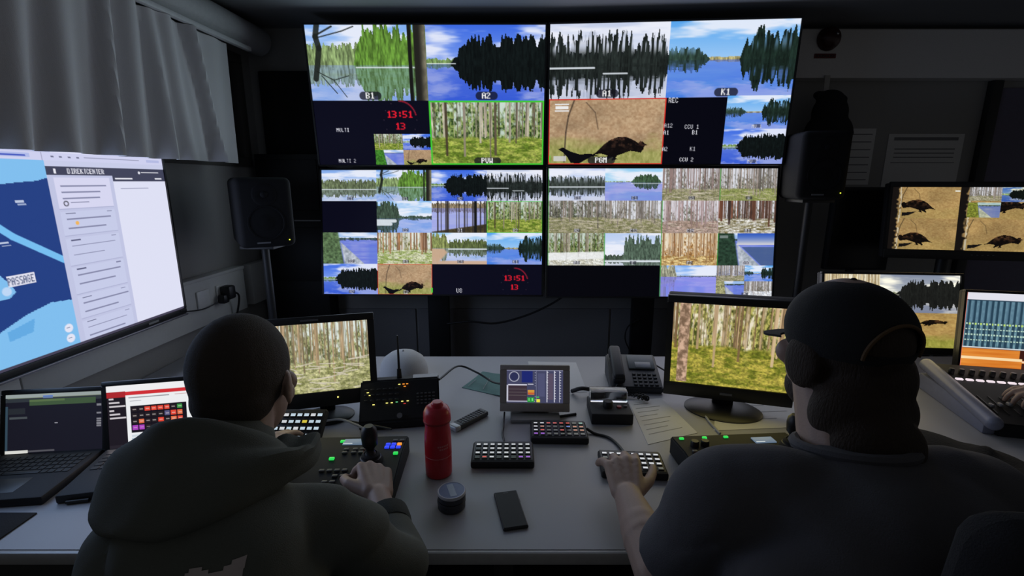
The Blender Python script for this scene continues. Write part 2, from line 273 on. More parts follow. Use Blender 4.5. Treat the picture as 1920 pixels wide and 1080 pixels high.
def tv_page(h, w):
    im = canvas(h, w, (40, 72, 140))
    light, ltop = (128, 190, 238), (150, 205, 244)
    navy = (34, 62, 130); rect(im, 0, .067, .58, 1, navy)
    P = lambda pts, c: im.__setitem__(inpoly(h, w, pts), col(*c))
    P([(.0, .06), (.58, .06), (.58, .15), (.55, .165), (.50, .172), (.46, .18), (.43, .16), (.3, .2), (.0, .16)], light)
    stroke(im, [(.2, .30), (.36, .32), (.42, .345), (.46, .41), (.52, .48), (.58, .55)], .016, (118, 190, 240))
    P([(.0, .85), (.30, .86), (.38, .825), (.45, .775), (.52, .745), (.58, .755), (.58, 1), (.0, 1)], light); P([(.40, .83), (.47, .80), (.46, .86), (.40, .875)], (100, 170, 226))
    P([(.0, .5), (.30, .52), (.41, .57), (.43, .62), (.44, .66), (.42, .685), (.36, .68), (.25, .74), (.0, .7)], light)
    disc(im, .418, .648, .02, (190, 215, 245))
    rect(im, .424, .585, .494, .632, (226, 226, 240)); text(im, .459, .609, 'PASSAGE', .036, (60, 72, 110), .66)
    for x, y in ((.498, .262), (.44, .44), (.33, .25)): rect(im, x-.012, y-.01, x+.008, y, (205, 215, 235), .9); rect(im, x-.008, y+.006, x+.012, y+.012, (205, 215, 235), .7)
    for y in (.892, .945): disc(im, .553, y, .022, (226, 228, 244)); rect(im, .547, y-.003, .559, y+.003, (120, 130, 160))
    # browser bars
    rect(im, 0, 0, 1, .068, (206, 208, 238)); rect(im, 0, 0, .575, .032, (186, 190, 226)); rect(im, .575, 0, 1, .030, (196, 200, 234)); rect(im, .60, .004, .76, .03, (222, 222, 244))
    rect(im, .615, .013, .74, .018, (150, 152, 180)); rect(im, .44, .04, .545, .058, (176, 186, 232)); rect(im, .45, .047, .535, .052, (70, 90, 190)); disc(im, .425, .049, .009, (70, 90, 170))
    for x in (.60, .625, .65, .675): rect(im, x, .045, x+.009, .053, (110, 112, 140))
    rect(im, .70, .046, .90, .051, (140, 142, 170)); rect(im, .93, .042, .985, .056, (180, 186, 226)); rect(im, .575, .032, .577, .068, (160, 160, 190))
    # message panel
    rect(im, .58, .068, 1, 1, (200, 204, 232)); rect(im, .58, .095, 1, .137, (64, 66, 88)); rect(im, .785, .137, 1, .168, (64, 66, 88))
    text(im, .70, .117, 'DIREKTCENTER', .026, (232, 232, 242), .95, bold=.3); rect(im, .60, .105, .607, .128, (232, 232, 242)); rect(im, .90, .113, .975, .120, (232, 232, 242)); disc(im, .89, .117, .008, (232, 232, 242))
    rect(im, .795, .147, .86, .157, (228, 228, 238)); rect(im, .955, .148, .985, .156, (228, 228, 238)); rect(im, .785, .168, 1, .985, (222, 224, 244))
    rect(im, .58, .137, .785, 1, (192, 196, 226))
    y = .150
    for k, hh in enumerate((.165, .135, .15, .15, .13, .13)):
        rect(im, .597, y, .772, y+hh-.014, (214, 214, 240) if k == 0 else (198, 203, 232)); rect(im, .597, y+hh-.014, .772, y+hh-.010, (170, 174, 206)); yy = y+.02
        r = np.random.RandomState(k)
        for j in range(2 if k else 3):
            rect(im, .612, yy+.018, .612+(.10 if j else .13)+.03*r.rand(), yy+.024, (122, 124, 156), .85); yy += .03 if k == 0 else .045
        if k: rect(im, .612, y+.008, .642, y+.014, (90, 92, 124)); rect(im, .745, y+.008, .762, y+.013, (130, 132, 164))
        else: disc(im, .618, y+.125, .014, (60, 60, 70), .009); rect(im, .632, y+.12, .69, y+.126, (110, 112, 144))
        if k == 1: disc(im, .64, y+.06, .010, (240, 180, 90))
        y += hh
    rect(im, .0, .985, 1, 1, (70, 66, 86)); rect(im, .81, .205, .92, .210, (150, 152, 182)); return im
def lap_dark(h, w):
    im = canvas(h, w, (25, 25, 36)); rect(im, 0, 0, 1, .06, (150, 160, 158)); rect(im, 0, .06, 1, .14, (46, 52, 58)); rect(im, .38, .04, .48, .08, (90, 120, 190)); rect(im, .24, .10, .92, .20, (62, 84, 58)); rect(im, .24, .10, .6, .14, (86, 108, 70))
    rect(im, 0, .2, .025, .95, (50, 70, 84)); rect(im, .03, .24, .2, .34, (38, 42, 48)); rect(im, .04, .38, .22, .42, (70, 76, 80))
    for y in (.22, .36, .46, .5, .54, .58): rect(im, .93, y, .98, y+.03, (150, 150, 158), .8)
    rect(im, .5, .5, .53, .515, (140, 140, 150)); rect(im, 0, .95, .23, 1, (216, 216, 210)); rect(im, .23, .955, .5, .985, (120, 120, 124), .6); rect(im, .02, .06, .98, .07, (110, 120, 100)); return im
def lap_web(h, w):
    im = canvas(h, w, (236, 238, 240)); rect(im, 0, 0, 1, .10, (238, 238, 240)); rect(im, 0, .11, 1, .17, (206, 46, 52)); rect(im, 0, .17, .165, 1, (30, 26, 34)); rect(im, 0, .10, .165, .19, (170, 40, 46))
    for k in range(7): rect(im, .02, .2+.06*k, .06+.05*(k % 3), .225+.06*k, (205, 200, 205)) if k < 6 else None
    rect(im, .19, .20, .55, .215, (150, 150, 156)); rect(im, .6, .2, .95, .21, (200, 150, 150)); rect(im, .2, .26, .3, .27, (160, 160, 170))
    rect(im, .20, .34, .70, .77, (22, 18, 28)); cols = {'r': (226, 70, 52), 'w': (150, 140, 140), 'k': (36, 30, 34), 'g': (60, 150, 70), 'v': (170, 70, 190), 'b': (90, 90, 130), 'o': (226, 110, 70)}
    for j, row in enumerate(('kkrrrrkg', 'kkkkkbro', 'kokkrkor', 'vvkkkkkk')):
        for i, ch in enumerate(row):
            rect(im, .212+.0575*i, .365+.095*j, .212+.0575*i+.047, .365+.095*j+.072, cols[ch]); rect(im, .22+.0575*i, .395+.095*j, .22+.0575*i+.03, .41+.095*j, (220, 210, 205), .6)
    rect(im, .2, .8, .8, .83, (205, 215, 222)); rect(im, .2, .85, .9, .93, (170, 190, 205)); rect(im, .165, .955, 1, 1, (40, 36, 44))
    for k in range(16): rect(im, .02+.06*k, .963, .05+.06*k, .992, (215, 200, 190) if k % 3 else (90, 130, 200))
    rect(im, 0, .94, .165, 1, (40, 36, 44)); return im
def touch_ui(h, w):
    im = canvas(h, w, (66, 68, 96)); rect(im, 0, 0, 1, .03, (150, 152, 180)); disc(im, .13, .2, .155, (190, 192, 205), .135); disc(im, .13, .2, .12, (44, 48, 84))
    rect(im, .27, .04, .46, .38, (30, 40, 110)); rect(im, .03, .46, .36, .96, (60, 48, 58)); rect(im, .03, .44, .36, .47, (200, 200, 215)); rect(im, 0, .46, .03, .96, (190, 190, 205)); rect(im, .03, .93, .5, .955, (180, 180, 200))
    for k in range(4): rect(im, .04, .58+.09*k, .35, .59+.09*k, (98, 90, 92))
    rect(im, .38, .42, .48, .45, (190, 190, 205)); rect(im, .38, .60, .49, .75, (206, 150, 60)); rect(im, .38, .68, .49, .74, (196, 92, 52)); rect(im, .37, .83, .49, .97, (40, 150, 60))
    for x in (.39, .45): rect(im, x, .86, x+.02, .94, (130, 220, 140))
    rect(im, .52, .88, .59, .98, (230, 220, 70)); rect(im, .53, .80, .58, .84, (60, 180, 90))
    for x in (.52, .71, .84, .93): rect(im, x, .02, x+.012, .97, (200, 200, 215) if x > .6 else (120, 122, 150))
    for k in range(11):
        for x in (.70, .83, .92): rect(im, x+.015, .06+.08*k, x+.04, .075+.08*k, (225, 225, 235))
        rect(im, .50, .08+.08*k, .515, .09+.08*k, (170, 172, 190))
    rect(im, .70, .36, .8, .375, (225, 225, 235)); rect(im, .73, .1, .82, .9, (86, 76, 96)); rect(im, .55, .1, .68, .8, (78, 80, 112)); return im
def mon_left(h, w): return forest(h, w, 201, (226, 236, 230), ((120, 128, 84), (170, 172, 120)), ((190, 160, 125), (100, 92, 70)), ((128, 130, 80), (196, 192, 145)), .55, 60, .6, .0048, 26)
def mon_right(h, w):
    im = pvw(h, w, 207, sk=(242, 232, 208), fol=((96, 104, 44), (176, 170, 92)), trunk=((214, 186, 148), (110, 84, 56)), ground=((98, 106, 30), (186, 170, 74)), gy=.50, tw=.0065, dens=.8, ntr=34); Y, X = grid(h, w)
    return mix(im, mix(col(120, 96, 76), col(212, 176, 150), sstep(.25, .75, fbm(h, w, w*.03, h*.05, 209))), np.clip((.048-np.abs(X-.10))*w, 0, 1)*(Y < .98))
def mon_quad(h, w):
    def cell(s, fl=False, rock=True, d=0.):
        def f(a, b):
            im = bird(a, b, s, flip=fl, dx=-.02, dy=-.24+d, sc=1.12, green=.15, crow=False); im = np.clip(im*np.array([.95, .93, .76]), 0, 1); Y, X = grid(a, b)
            im = mix(im, col(22, 18, 16), sstep(.16, .12, X+.06*vnoise(a, b, 6, 5, s))); im = mix(im, col(205, 195, 170), (np.abs(X-.14) < .012)*.8*(vnoise(a, b, 3, 5, s+1) > .45))
            m = inpoly(a, b, [(.18, .82), (.40, .78), (.28, .9), (.18, .93)]); im[m] = col(20, 18, 18); return im
        return f
    def top2(a, b):
        im = cell(225, False)(a, b); put(im, .12, 0, .58, .42, lambda p, q: fgrey(p, q, 5)); put(im, .58, 0, 1, .45, lambda p, q: island(p, q, 61)*np.array([1, .98, .8])); put(im, .12, .48, .58, .95, lambda p, q: tealshore(p, q, 9, (120, 130, 60))*np.array([1, .98, .8])); return im
    im = quad(cell(221, True), top2, cell(223, True, d=.05), cell(227, False, d=.08))(h, w); rect(im, .46, .055, .495, .07, (235, 235, 220)); return im
def mon_lake(h, w):
    im = canvas(h, w, (150, 130, 80)); put(im, 0, 0, .42, .55, lambda a, b: fgrey(a, b, 231, sk=(248, 240, 215), trunk=((215, 195, 150), (120, 100, 70)), fol=((190, 170, 110), (215, 195, 140))))
    put(im, .42, 0, 1, .55, lambda a, b: np.clip(.3*island(a, b, 11)+.70*island(a, b, 11).mean(-1, keepdims=True)*np.array([1.12, 1.08, .92])+.04, 0, 1)); put(im, 0, .52, 1, 1, lambda a, b: np.clip(bird(a, b, 233, dx=.50, dy=-.10, sc=.5, crow=False)*np.array([.98, .96, .72]), 0, 1)); return im
def mon_audio(h, w):
    im = canvas(h, w, (40, 66, 84)); Y, X = grid(h, w); rect(im, 0, 0, 1, .09, (226, 226, 236)); n = vnoise(h, w, 2.2, h*.03, 5)
    im = mix(im, col(150, 195, 205), ((X*26 % 1) < .45)*(Y > .1)*(Y < .70)*(.25+.5*n)); im = mix(im, col(96, 130, 150), ((X*26 % 1) < .6)*(Y > .10)*(Y < .38)*.7)
    for y in (.40, .47, .54, .61): im = mix(im, col(196, 226, 205), (np.abs(Y-y) < .008)*((X*52 % 1) < .6)*.9)
    im = mix(im, col(190, 220, 90), (np.abs(Y-.405) < .014)*((X*26 % 1) < .3)*.8); rect(im, 0, .70, 1, .715, (220, 225, 228))
    wood = mix(col(196, 96, 24), col(240, 160, 70), fbm(h, w, w*.25, h*.03, 9, 3)); im = mix(im, wood, (Y > .715)*1.)
    P = lambda pts, c: im.__setitem__(inpoly(h, w, pts), col(*c)); P([(.40, .715), (.46, .715), (.46, .85), (.40, .85)], (60, 26, 20)); P([(.50, .73), (.62, .75), (.56, .86), (.46, .84)], (206, 120, 70)); rect(im, .0, .83, .42, .86, (250, 220, 170)); rect(im, .42, .88, .5, 1, (70, 36, 30)); rect(im, .42, .85, 1, .875, (240, 210, 180)); rect(im, .6, .73, 1, .84, (90, 40, 26)); rect(im, .66, .76, .9, .86, (216, 150, 100))
    rect(im, 0, .955, 1, 1, (60, 40, 34)); rect(im, 0, 0, .012, 1, (226, 120, 100))
    for k in range(20): rect(im, .02+.03*k, .965, .038+.03*k, .99, (235, 235, 235))
    return im
# ---------------------------------------------------------------- helpers
CPOS = Vector((0, 0, CAMZ)); _c, _s = math.cos(PITCH), math.sin(PITCH)
def ray(x, y): return Vector((0, _c, -_s))+Vector((1, 0, 0))*((x-960)/FPX)-Vector((0, _s, _c))*((y-540)/FPX)
def onz(x, y, z=.74): d = ray(x, y); return CPOS+d*((z-CAMZ)/d.z)
def ony(x, y, Y): d = ray(x, y); return CPOS+d*(Y/d.y)
LWX, LWK, LWY = -1.50, .0543, 2.95
def lwall(Y, off=0): return LWX+LWK*(Y-LWY)+off
def lin(c): c = np.asarray(c, float); return np.where(c <= .04045, c/12.92, ((c+.055)/1.055)**2.4)
def rgb(*c): return tuple(lin(np.array(c)/255.))
MATS = {}
def mat(name, c, rough=.6, metal=0, bump=0, scale=60, var=.12, trans=0, spec=.5, alpha=1, stretch=(1, 1, 1), coat=0):
    if name in MATS: return MATS[name]
    m = bpy.data.materials.new(name); m.use_nodes = True; nt = m.node_tree; b = nt.nodes['Principled BSDF']
    b.inputs['Roughness'].default_value = rough; b.inputs['Metallic'].default_value = metal; b.inputs['Specular IOR Level'].default_value = spec
    b.inputs['Transmission Weight'].default_value = trans; b.inputs['Alpha'].default_value = alpha; b.inputs['Coat Weight'].default_value = coat
    tc = nt.nodes.new('ShaderNodeTexCoord'); mp = nt.nodes.new('ShaderNodeMapping'); mp.inputs['Scale'].default_value = stretch
    n = nt.nodes.new('ShaderNodeTexNoise'); n.inputs['Scale'].default_value = scale; n.inputs['Detail'].default_value = 4
    nt.links.new(tc.outputs['Object'], mp.inputs[0]); nt.links.new(mp.outputs[0], n.inputs['Vector'])
    mx = nt.nodes.new('ShaderNodeMix'); mx.data_type = 'RGBA'
    lo = tuple(max(0, v*(1-var)) for v in c); hi = tuple(min(1, v*(1+var)) for v in c)
    mx.inputs[6].default_value = (*lo, 1); mx.inputs[7].default_value = (*hi, 1)
    nt.links.new(n.outputs['Fac'], mx.inputs[0]); nt.links.new(mx.outputs[2], b.inputs['Base Color'])
    if bump:
        bp = nt.nodes.new('ShaderNodeBump'); bp.inputs['Strength'].default_value = bump; bp.inputs['Distance'].default_value = .004
        nt.links.new(n.outputs['Fac'], bp.inputs['Height']); nt.links.new(bp.outputs[0], b.inputs['Normal'])
    MATS[name] = m; return m
def glow(name, c, k=1.0):
    if name in MATS: return MATS[name]
    m = bpy.data.materials.new(name); m.use_nodes = True; nt = m.node_tree; b = nt.nodes['Principled BSDF']
    b.inputs['Base Color'].default_value = (.02, .02, .02, 1); b.inputs['Roughness'].default_value = .4
    b.inputs['Emission Color'].default_value = (*rgb(*c), 1); b.inputs['Emission Strength'].default_value = k
    MATS[name] = m; return m
def display_mat():
    if 'display_glass' in MATS: return MATS['display_glass']
    m = bpy.data.materials.new('display_glass'); m.use_nodes = True; nt = m.node_tree; b = nt.nodes['Principled BSDF']
    b.inputs['Base Color'].default_value = (.008, .008, .010, 1); b.inputs['Roughness'].default_value = .5; b.inputs['Specular IOR Level'].default_value = .1; m.cycles.emission_sampling = 'NONE'
    a = nt.nodes.new('ShaderNodeVertexColor'); a.layer_name = 'picture'
    nt.links.new(a.outputs['Color'], b.inputs['Emission Color']); b.inputs['Emission Strength'].default_value = SCREEN_GAIN
    MATS['display_glass'] = m; return m
def I4(loc=(0, 0, 0), yaw=0, tilt=0, roll=0):
    return Matrix.Translation(loc) @ Matrix.Rotation(math.radians(yaw), 4, 'Z') @ Matrix.Rotation(math.radians(tilt), 4, 'X') @ Matrix.Rotation(math.radians(roll), 4, 'Y')
def thing(name, label, cat, M=None, group=None, loc=None):
    o = bpy.data.objects.new(name, None); COL.objects.link(o); o.empty_display_size = .05
    o.matrix_world = M if M is not None else Matrix.Translation(loc or (0, 0, 0))
    o['label'] = label; o['category'] = cat
    if group: o['group'] = group
    return o
def tag(o, label, cat, group=None):
    o['label'] = label; o['category'] = cat
    if group: o['group'] = group
    return o
def obj(name, bm, m, parent=None, smooth=True, M=None, label=None):
    if isinstance(bm, bpy.types.Mesh): me = bm
    else:
        me = bpy.data.meshes.new(name); bm.normal_update(); bm.to_mesh(me); bm.free()
        me.materials.append(m)
        if smooth:
            me.polygons.foreach_set('use_smooth', [True]*len(me.polygons)); me.set_sharp_from_angle(angle=math.radians(38))
    o = bpy.data.objects.new(name, me); COL.objects.link(o)
    if parent: o.parent = parent
    if M is not None: o.matrix_local = M
    if label: o['label'] = label
    return o
def struct(name, bm, m, smooth=False, parent=None):
    o = obj(name, bm, m, parent, smooth)
    if not parent: o['kind'] = 'structure'
    return o
B = bmesh.new
def bx(bm, c, s, bev=0, M=None, seg=2):
    r = bmesh.ops.create_cube(bm, size=1); vs = r['verts']
    bmesh.ops.scale(bm, vec=s, verts=vs)
    if bev:
        es = list({e for v in vs for e in v.link_edges})
        q = bmesh.ops.bevel(bm, geom=es, offset=bev, segments=seg, affect='EDGES', profile=.5)
        vs = list({v for f in q['faces'] for v in f.verts} | {v for v in vs if v.is_valid})
    bmesh.ops.translate(bm, vec=c, verts=vs)
    if M is not None: bmesh.ops.transform(bm, matrix=M, verts=vs)
    return bm
def shell(bm, t): bm.normal_update(); bmesh.ops.solidify(bm, geom=bm.faces[:], thickness=t); bmesh.ops.recalc_face_normals(bm, faces=bm.faces); return bm
def ring(bm, pts): return [bm.verts.new(p) for p in pts]
def bridge(bm, a, b):
    n = len(a)
    for i in range(n): bm.faces.new((a[i], a[(i+1) % n], b[(i+1) % n], b[i]))
def frame_of(d):
    d = Vector(d).normalized(); u = d.cross(Vector((0, 0, 1)))
    if u.length < 1e-3: u = Vector((1, 0, 0))
    u.normalize(); return u, d.cross(u)
def cyl(bm, p0, p1, r0, r1=None, n=20, cap=True):
    r1 = r0 if r1 is None else r1; p0, p1 = Vector(p0), Vector(p1); u, v = frame_of(p1-p0)
    R = []
    for p, r in ((p0, r0), (p1, r1)): R.append(ring(bm, [p+(u*math.cos(t)+v*math.sin(t))*r for t in [2*math.pi*i/n for i in range(n)]]))
    bridge(bm, R[0], R[1])
    if cap: bm.faces.new(R[0][::-1]); bm.faces.new(R[1])
    return bm
def lathe(bm, prof, n=32, c=(0, 0, 0)):
    c = Vector(c); prev = None
    for r, z in prof:
        if r < 1e-6: cur = [bm.verts.new(c+Vector((0, 0, z)))]
        else: cur = ring(bm, [c+Vector((math.cos(2*math.pi*i/n)*r, math.sin(2*math.pi*i/n)*r, z)) for i in range(n)])
        if prev:
            if len(prev) == 1 and len(cur) > 1:
                for i in range(n): bm.faces.new((prev[0], cur[i], cur[(i+1) % n]))
            elif len(cur) == 1 and len(prev) > 1:
                for i in range(n): bm.faces.new((prev[i], prev[(i+1) % n], cur[0]))
            elif len(cur) > 1: bridge(bm, prev, cur)
        prev = cur
    bmesh.ops.recalc_face_normals(bm, faces=bm.faces); return bm
def smooth_path(pts, k=6):
    P = [Vector(p) for p in pts]; P = [P[0]*2-P[1]]+P+[P[-1]*2-P[-2]]; out = []
    for i in range(1, len(P)-2):
        a, b, c, d = P[i-1:i+3]
        for j in range(k):
            t = j/k; out.append(.5*((2*b)+(c-a)*t+(2*a-5*b+4*c-d)*t*t+(3*b-a-3*c+d)*t**3))
    out.append(P[-2]); return out
def tube(bm, pts, r, n=8, k=6):
    P = smooth_path(pts, k) if k else [Vector(p) for p in pts]; prev = None; u = None
    for i, p in enumerate(P):
        d = (P[min(i+1, len(P)-1)]-P[max(i-1, 0)]).normalized()
        if u is None: u, _ = frame_of(d)
        u = (u-d*u.dot(d)).normalized(); v = d.cross(u); rr = r[i] if hasattr(r, '__len__') else r
        cur = ring(bm, [p+(u*math.cos(2*math.pi*j/n)+v*math.sin(2*math.pi*j/n))*rr for j in range(n)])
        if prev: bridge(bm, prev, cur)
        else: bm.faces.new(cur[::-1])
        prev = cur
    bm.faces.new(prev); return bm
def prism(bm, poly, h, M=None, bev=0):
    lo = ring(bm, [Vector((x, y, 0)) for x, y in poly]); hi = ring(bm, [Vector((x, y, h)) for x, y in poly])
    bridge(bm, lo, hi); bm.faces.new(lo[::-1]); bm.faces.new(hi)
    vs = lo+hi
    if M is not None: bmesh.ops.transform(bm, matrix=M, verts=vs)
    bmesh.ops.recalc_face_normals(bm, faces=bm.faces); return bm
def uvs(bm, c, r, M=None, u=24, v=14):
    q = bmesh.ops.create_uvsphere(bm, u_segments=u, v_segments=v, radius=1)['verts']
    bmesh.ops.scale(bm, vec=r if hasattr(r, '__len__') else (r, r, r), verts=q)
    if M is not None: bmesh.ops.transform(bm, matrix=M, verts=q)
    bmesh.ops.translate(bm, vec=c, verts=q); return bm
def caps(bm, p0, p1, r0, r1=None, n=16):
    r1 = r0 if r1 is None else r1; p0, p1 = Vector(p0), Vector(p1); d = p1-p0; L = d.length; d = d/max(L, 1e-6); u, v = frame_of(d)
    st = [(-math.cos(a)*r0, math.sin(a)*r0) for a in (math.pi/10*i for i in range(1, 6))]+[(L+math.sin(a)*r1, math.cos(a)*r1) for a in (math.pi/10*i for i in range(0, 5))]
    prev = None
    for s, rr in st:
        cur = ring(bm, [p0+d*s+(u*math.cos(2*math.pi*i/n)+v*math.sin(2*math.pi*i/n))*rr for i in range(n)])
        if prev: bridge(bm, prev, cur)
        else: bm.faces.new(cur[::-1])
        prev = cur
    bm.faces.new(prev); return bm
def fuse(name, bm, voxel, m, parent, it=6, fac=.5, label=None, post=None):
    """one continuous skin over overlapping solids"""
    bmesh.ops.recalc_face_normals(bm, faces=bm.faces)
    o = obj(name+'_tmp', bm, m, None, False)
    r = o.modifiers.new('r', 'REMESH'); r.mode = 'VOXEL'; r.voxel_size = voxel
    s = o.modifiers.new('s', 'SMOOTH'); s.iterations = it; s.factor = fac
    bpy.context.view_layer.update()
    me = bpy.data.meshes.new_from_object(o.evaluated_get(bpy.context.evaluated_depsgraph_get())); me.name = name
    old = o.data; bpy.data.objects.remove(o); bpy.data.meshes.remove(old)
    if not me.materials: me.materials.append(m)
    if post:
        n = len(me.vertices); co = np.empty(n*3); me.vertices.foreach_get('co', co); co = co.reshape(-1, 3); co = post(co); me.vertices.foreach_set('co', co.ravel())
    me.polygons.foreach_set('use_smooth', [True]*len(me.polygons)); me.update()
    p = bpy.data.objects.new(name, me); COL.objects.link(p); p.parent = parent
    if label: p['label'] = label
    return p
def picture(name, img, W, H, parent, y=0.0, M=None):
    """display sheet W x H in the xz plane facing -y, one colour per vertex"""
    h, w = img.shape[:2]
    X, Z = np.meshgrid(np.linspace(-W/2, W/2, w), np.linspace(H/2, -H/2, h))
    co = np.stack([X, np.full_like(X, y), Z], -1).reshape(-1, 3)
    i = np.arange(h*w).reshape(h, w); q = np.stack([i[:-1, :-1], i[1:, :-1], i[1:, 1:], i[:-1, 1:]], -1).reshape(-1, 4)
    me = bpy.data.meshes.new(name); me.vertices.add(len(co)); me.vertices.foreach_set('co', co.astype(np.float32).ravel())
    me.loops.add(q.size); me.loops.foreach_set('vertex_index', q.astype(np.int32).ravel())
    me.polygons.add(len(q)); me.polygons.foreach_set('loop_start', np.arange(0, q.size, 4, dtype=np.int32))
    at = me.color_attributes.new('picture', 'FLOAT_COLOR', 'POINT')
    c4 = np.concatenate([lin(np.clip(img, 0, 1)).reshape(-1, 3), np.ones((h*w, 1))], 1); at.data.foreach_set('color', c4.astype(np.float32).ravel())
    me.materials.append(display_mat()); me.update(); me.validate()
    o = obj(name, me, None, parent, M=M)
    # the light this display throws into the room: a lamp of its size and mean colour on its surface
    a = lin(np.clip(img, 0, 1)).reshape(-1, 3).mean(0); k = max(a.max(), 1e-4)
    l = bpy.data.lights.new('screen_light', 'AREA'); l.shape = 'RECTANGLE'; l.size = W; l.size_y = H; l.color = tuple(a/k); l.energy = SPILL*k*math.pi*W*H
    q = bpy.data.objects.new('screen_light', l); COL.objects.link(q); q.parent = parent
    q.matrix_local = (M or Matrix.Identity(4)) @ Matrix.Translation((0, y-.012, 0)) @ Matrix.Rotation(-math.pi/2, 4, 'X')
    return o
def bezel(bm, W, H, l, r, t, b, d, front=-.006):
    """frame ring around a W x H opening"""
    x0, x1, z0, z1 = -W/2-l, W/2+r, -H/2-b, H/2+t
    y = (front+d)/2; s = d-front
    bx(bm, (0+(r-l)/2, y, H/2+t/2), (W+l+r, s, t), .003); bx(bm, ((r-l)/2, y, -H/2-b/2), (W+l+r, s, b), .003)
    bx(bm, (-W/2-l/2, y, 0), (l, s, H), 0); bx(bm, (W/2+r/2, y, 0), (r, s, H), 0); return bm
BLK = mat('black_plastic', (.012, .012, .013), .45, bump=.05, scale=300)
BLKM = mat('black_matt_plastic', (.016, .016, .018), .7, bump=.1, scale=400)
BLKMET = mat('black_painted_metal', (.014, .014, .015), .5, bump=.08, scale=200)
def screen(name, label, M, W, H, img, bz=(.012, .012, .012, .012), depth=.04, cat='monitor', group=None, casing=True):
    t = thing(name, label, cat, M, group); l, r, tp, b = bz
    picture('display', img, W, H, t)
    obj('bezel', bezel(B(), W, H, l, r, tp, b, .012), BLK, t)
    if casing: obj('casing', bx(B(), ((r-l)/2, .007+depth/2, (tp-b)/2), (W+l+r-.006, depth, H+tp+b-.006), .006), BLKM, t)
    return t
# ---------------------------------------------------------------- the room
WALLM = mat('painted_wall_grey', (.34, .333, .322), .85, bump=.15, scale=180, var=.06)
WALLD = mat('dark_acoustic_wall', (.10, .10, .10), .95, bump=.4, scale=260, var=.1)
CEILM = mat('ceiling_paint', (.20, .205, .215), .9, bump=.1, scale=150, var=.05)
FLOORM = mat('dark_carpet', (.035, .035, .04), .95, bump=.5, scale=400)
TRUNK = mat('trunking_plastic', (.60, .60, .58), .5, var=.04, bump=.03)
WINM = mat('window_frame_paint', (.10, .095, .085), .6)
bm = bx(B(), (1.4, .9, -.05), (6.4, 4.6, .1)); struct('floor', bm, FLOORM)
bm = bx(B(), (1.4, 1.85, 2.43), (6.4, 2.5, .1)); struct('ceiling', bm, CEILM)
bm = bx(B(), (1.4, 3.0, 1.19), (6.4, .1, 2.38)); wall_back = struct('wall_back', bm, WALLM)
def wbox(bm, y0, y1, z0, z1, o0, o1, bev=0):
    """box lying along the (slightly turned) left wall, o = distance out of the wall"""
    ang = math.atan(LWK); L = (y1-y0)/math.cos(ang); yc = (y0+y1)/2
    M = Matrix.Translation((lwall(yc), yc, (z0+z1)/2)) @ Matrix.Rotation(-ang, 4, 'Z')
    return bx(bm, ((o0+o1)/2, 0, 0), (o1-o0, L, z1-z0), bev, M)
bm = B(); wbox(bm, -1.4, 3.0, 0, 1.62, -.1, 0); wbox(bm, -1.4, 3.0, 2.22, 2.38, -.1, 0); wbox(bm, 2.86, 3.0, 1.62, 2.22, -.1, 0); wbox(bm, -1.4, .2, 1.62, 2.22, -.1, 0)
wall_left = struct('wall_left', bm, WALLM)
# window behind the curtain
w = thing('window_1', 'dark framed window behind the grey curtain', 'window', loc=(0, 0, 0)); w['kind'] = 'structure'
for k, (a, b, z0, z1) in enumerate(((.2, 2.86, 1.62, 1.67), (.2, 2.86, 2.17, 2.22), (.2, .25, 1.67, 2.17), (2.80, 2.86, 1.67, 2.17), (1.5, 1.55, 1.67, 2.17), (2.62, 2.66, 1.67, 2.17))):
    obj('window_frame', wbox(B(), a, b, z0, z1, -.07, .012, .004), WINM, w)
obj('pane', wbox(B(), .25, 2.80, 1.67, 2.17, -.055, -.045), mat('night_window_glass', (.01, .01, .012), .1), w)
# cable trunking along the left wall
t = thing('trim_1', 'light cable trunking running along the wall under the television', 'trunking'); t['kind'] = 'structure'
for a, b in ((-.6, 1.4), (1.404, 2.585)): obj('trunking_cover', wbox(B(), a, b, .855, 1.075, 0, .052, .004), TRUNK, t)
obj('trunking_cover', wbox(B(), 2.655, 2.93, .855, 1.085, 0, .05, .004), TRUNK, t)
obj('trunking_lip', wbox(B(), -.6, 2.585, 1.075, 1.092, 0, .058, .003), TRUNK, t)
obj('socket_plate', wbox(B(), 2.20, 2.285, .945, 1.03, .052, .06, .003), mat('socket_white', (.7, .7, .68), .4), t)
obj('socket_plate', wbox(B(), 2.34, 2.425, .945, 1.03, .052, .06, .003), MATS['socket_white'], t)
# soffit band on the back wall, right of the video wall
struct('trim_2', bx(B(), (3.05, 2.905, 2.226), (3.0, .09, .25), .004), mat('soffit_paint', (.78, .76, .74), .85, bump=.1, scale=200))
# panel seams of the lower back wall
for k, (x, z0, z1, x1) in enumerate(((-.60, .10, .752, .62), (.63, .10, .752, 1.5), (-1.44, .10, .752, -.61))):
    o = struct('wall_panel', bx(B(), ((x+x1)/2, 2.944, (z0+z1)/2), (x1-x-.004, .012, z1-z0), .002), mat('wall_panel_grey', (.26, .255, .26), .8, bump=.1, scale=200), parent=wall_back)
# purple grey door in the right corner
d = thing('door_1', 'purple grey door at the far right of the back wall', 'door'); d['kind'] = 'structure'
obj('door_leaf', bx(B(), (3.22, 2.935, 1.03), (.84, .03, 2.06), .003), mat('door_purple_grey', (.17, .155, .22), .7, bump=.05), d)
obj('door_jamb', bx(B(), (2.765, 2.93, 1.05), (.06, .04, 2.10), .004), mat('door_jamb_dark', (.03, .03, .032), .6), d)
obj('door_handle', tube(B(), [(3.56, 2.92, 1.02), (3.56, 2.87, 1.02), (3.44, 2.865, 1.02)], .009), mat('door_handle_steel', (.5, .5, .5), .3, 1), d)

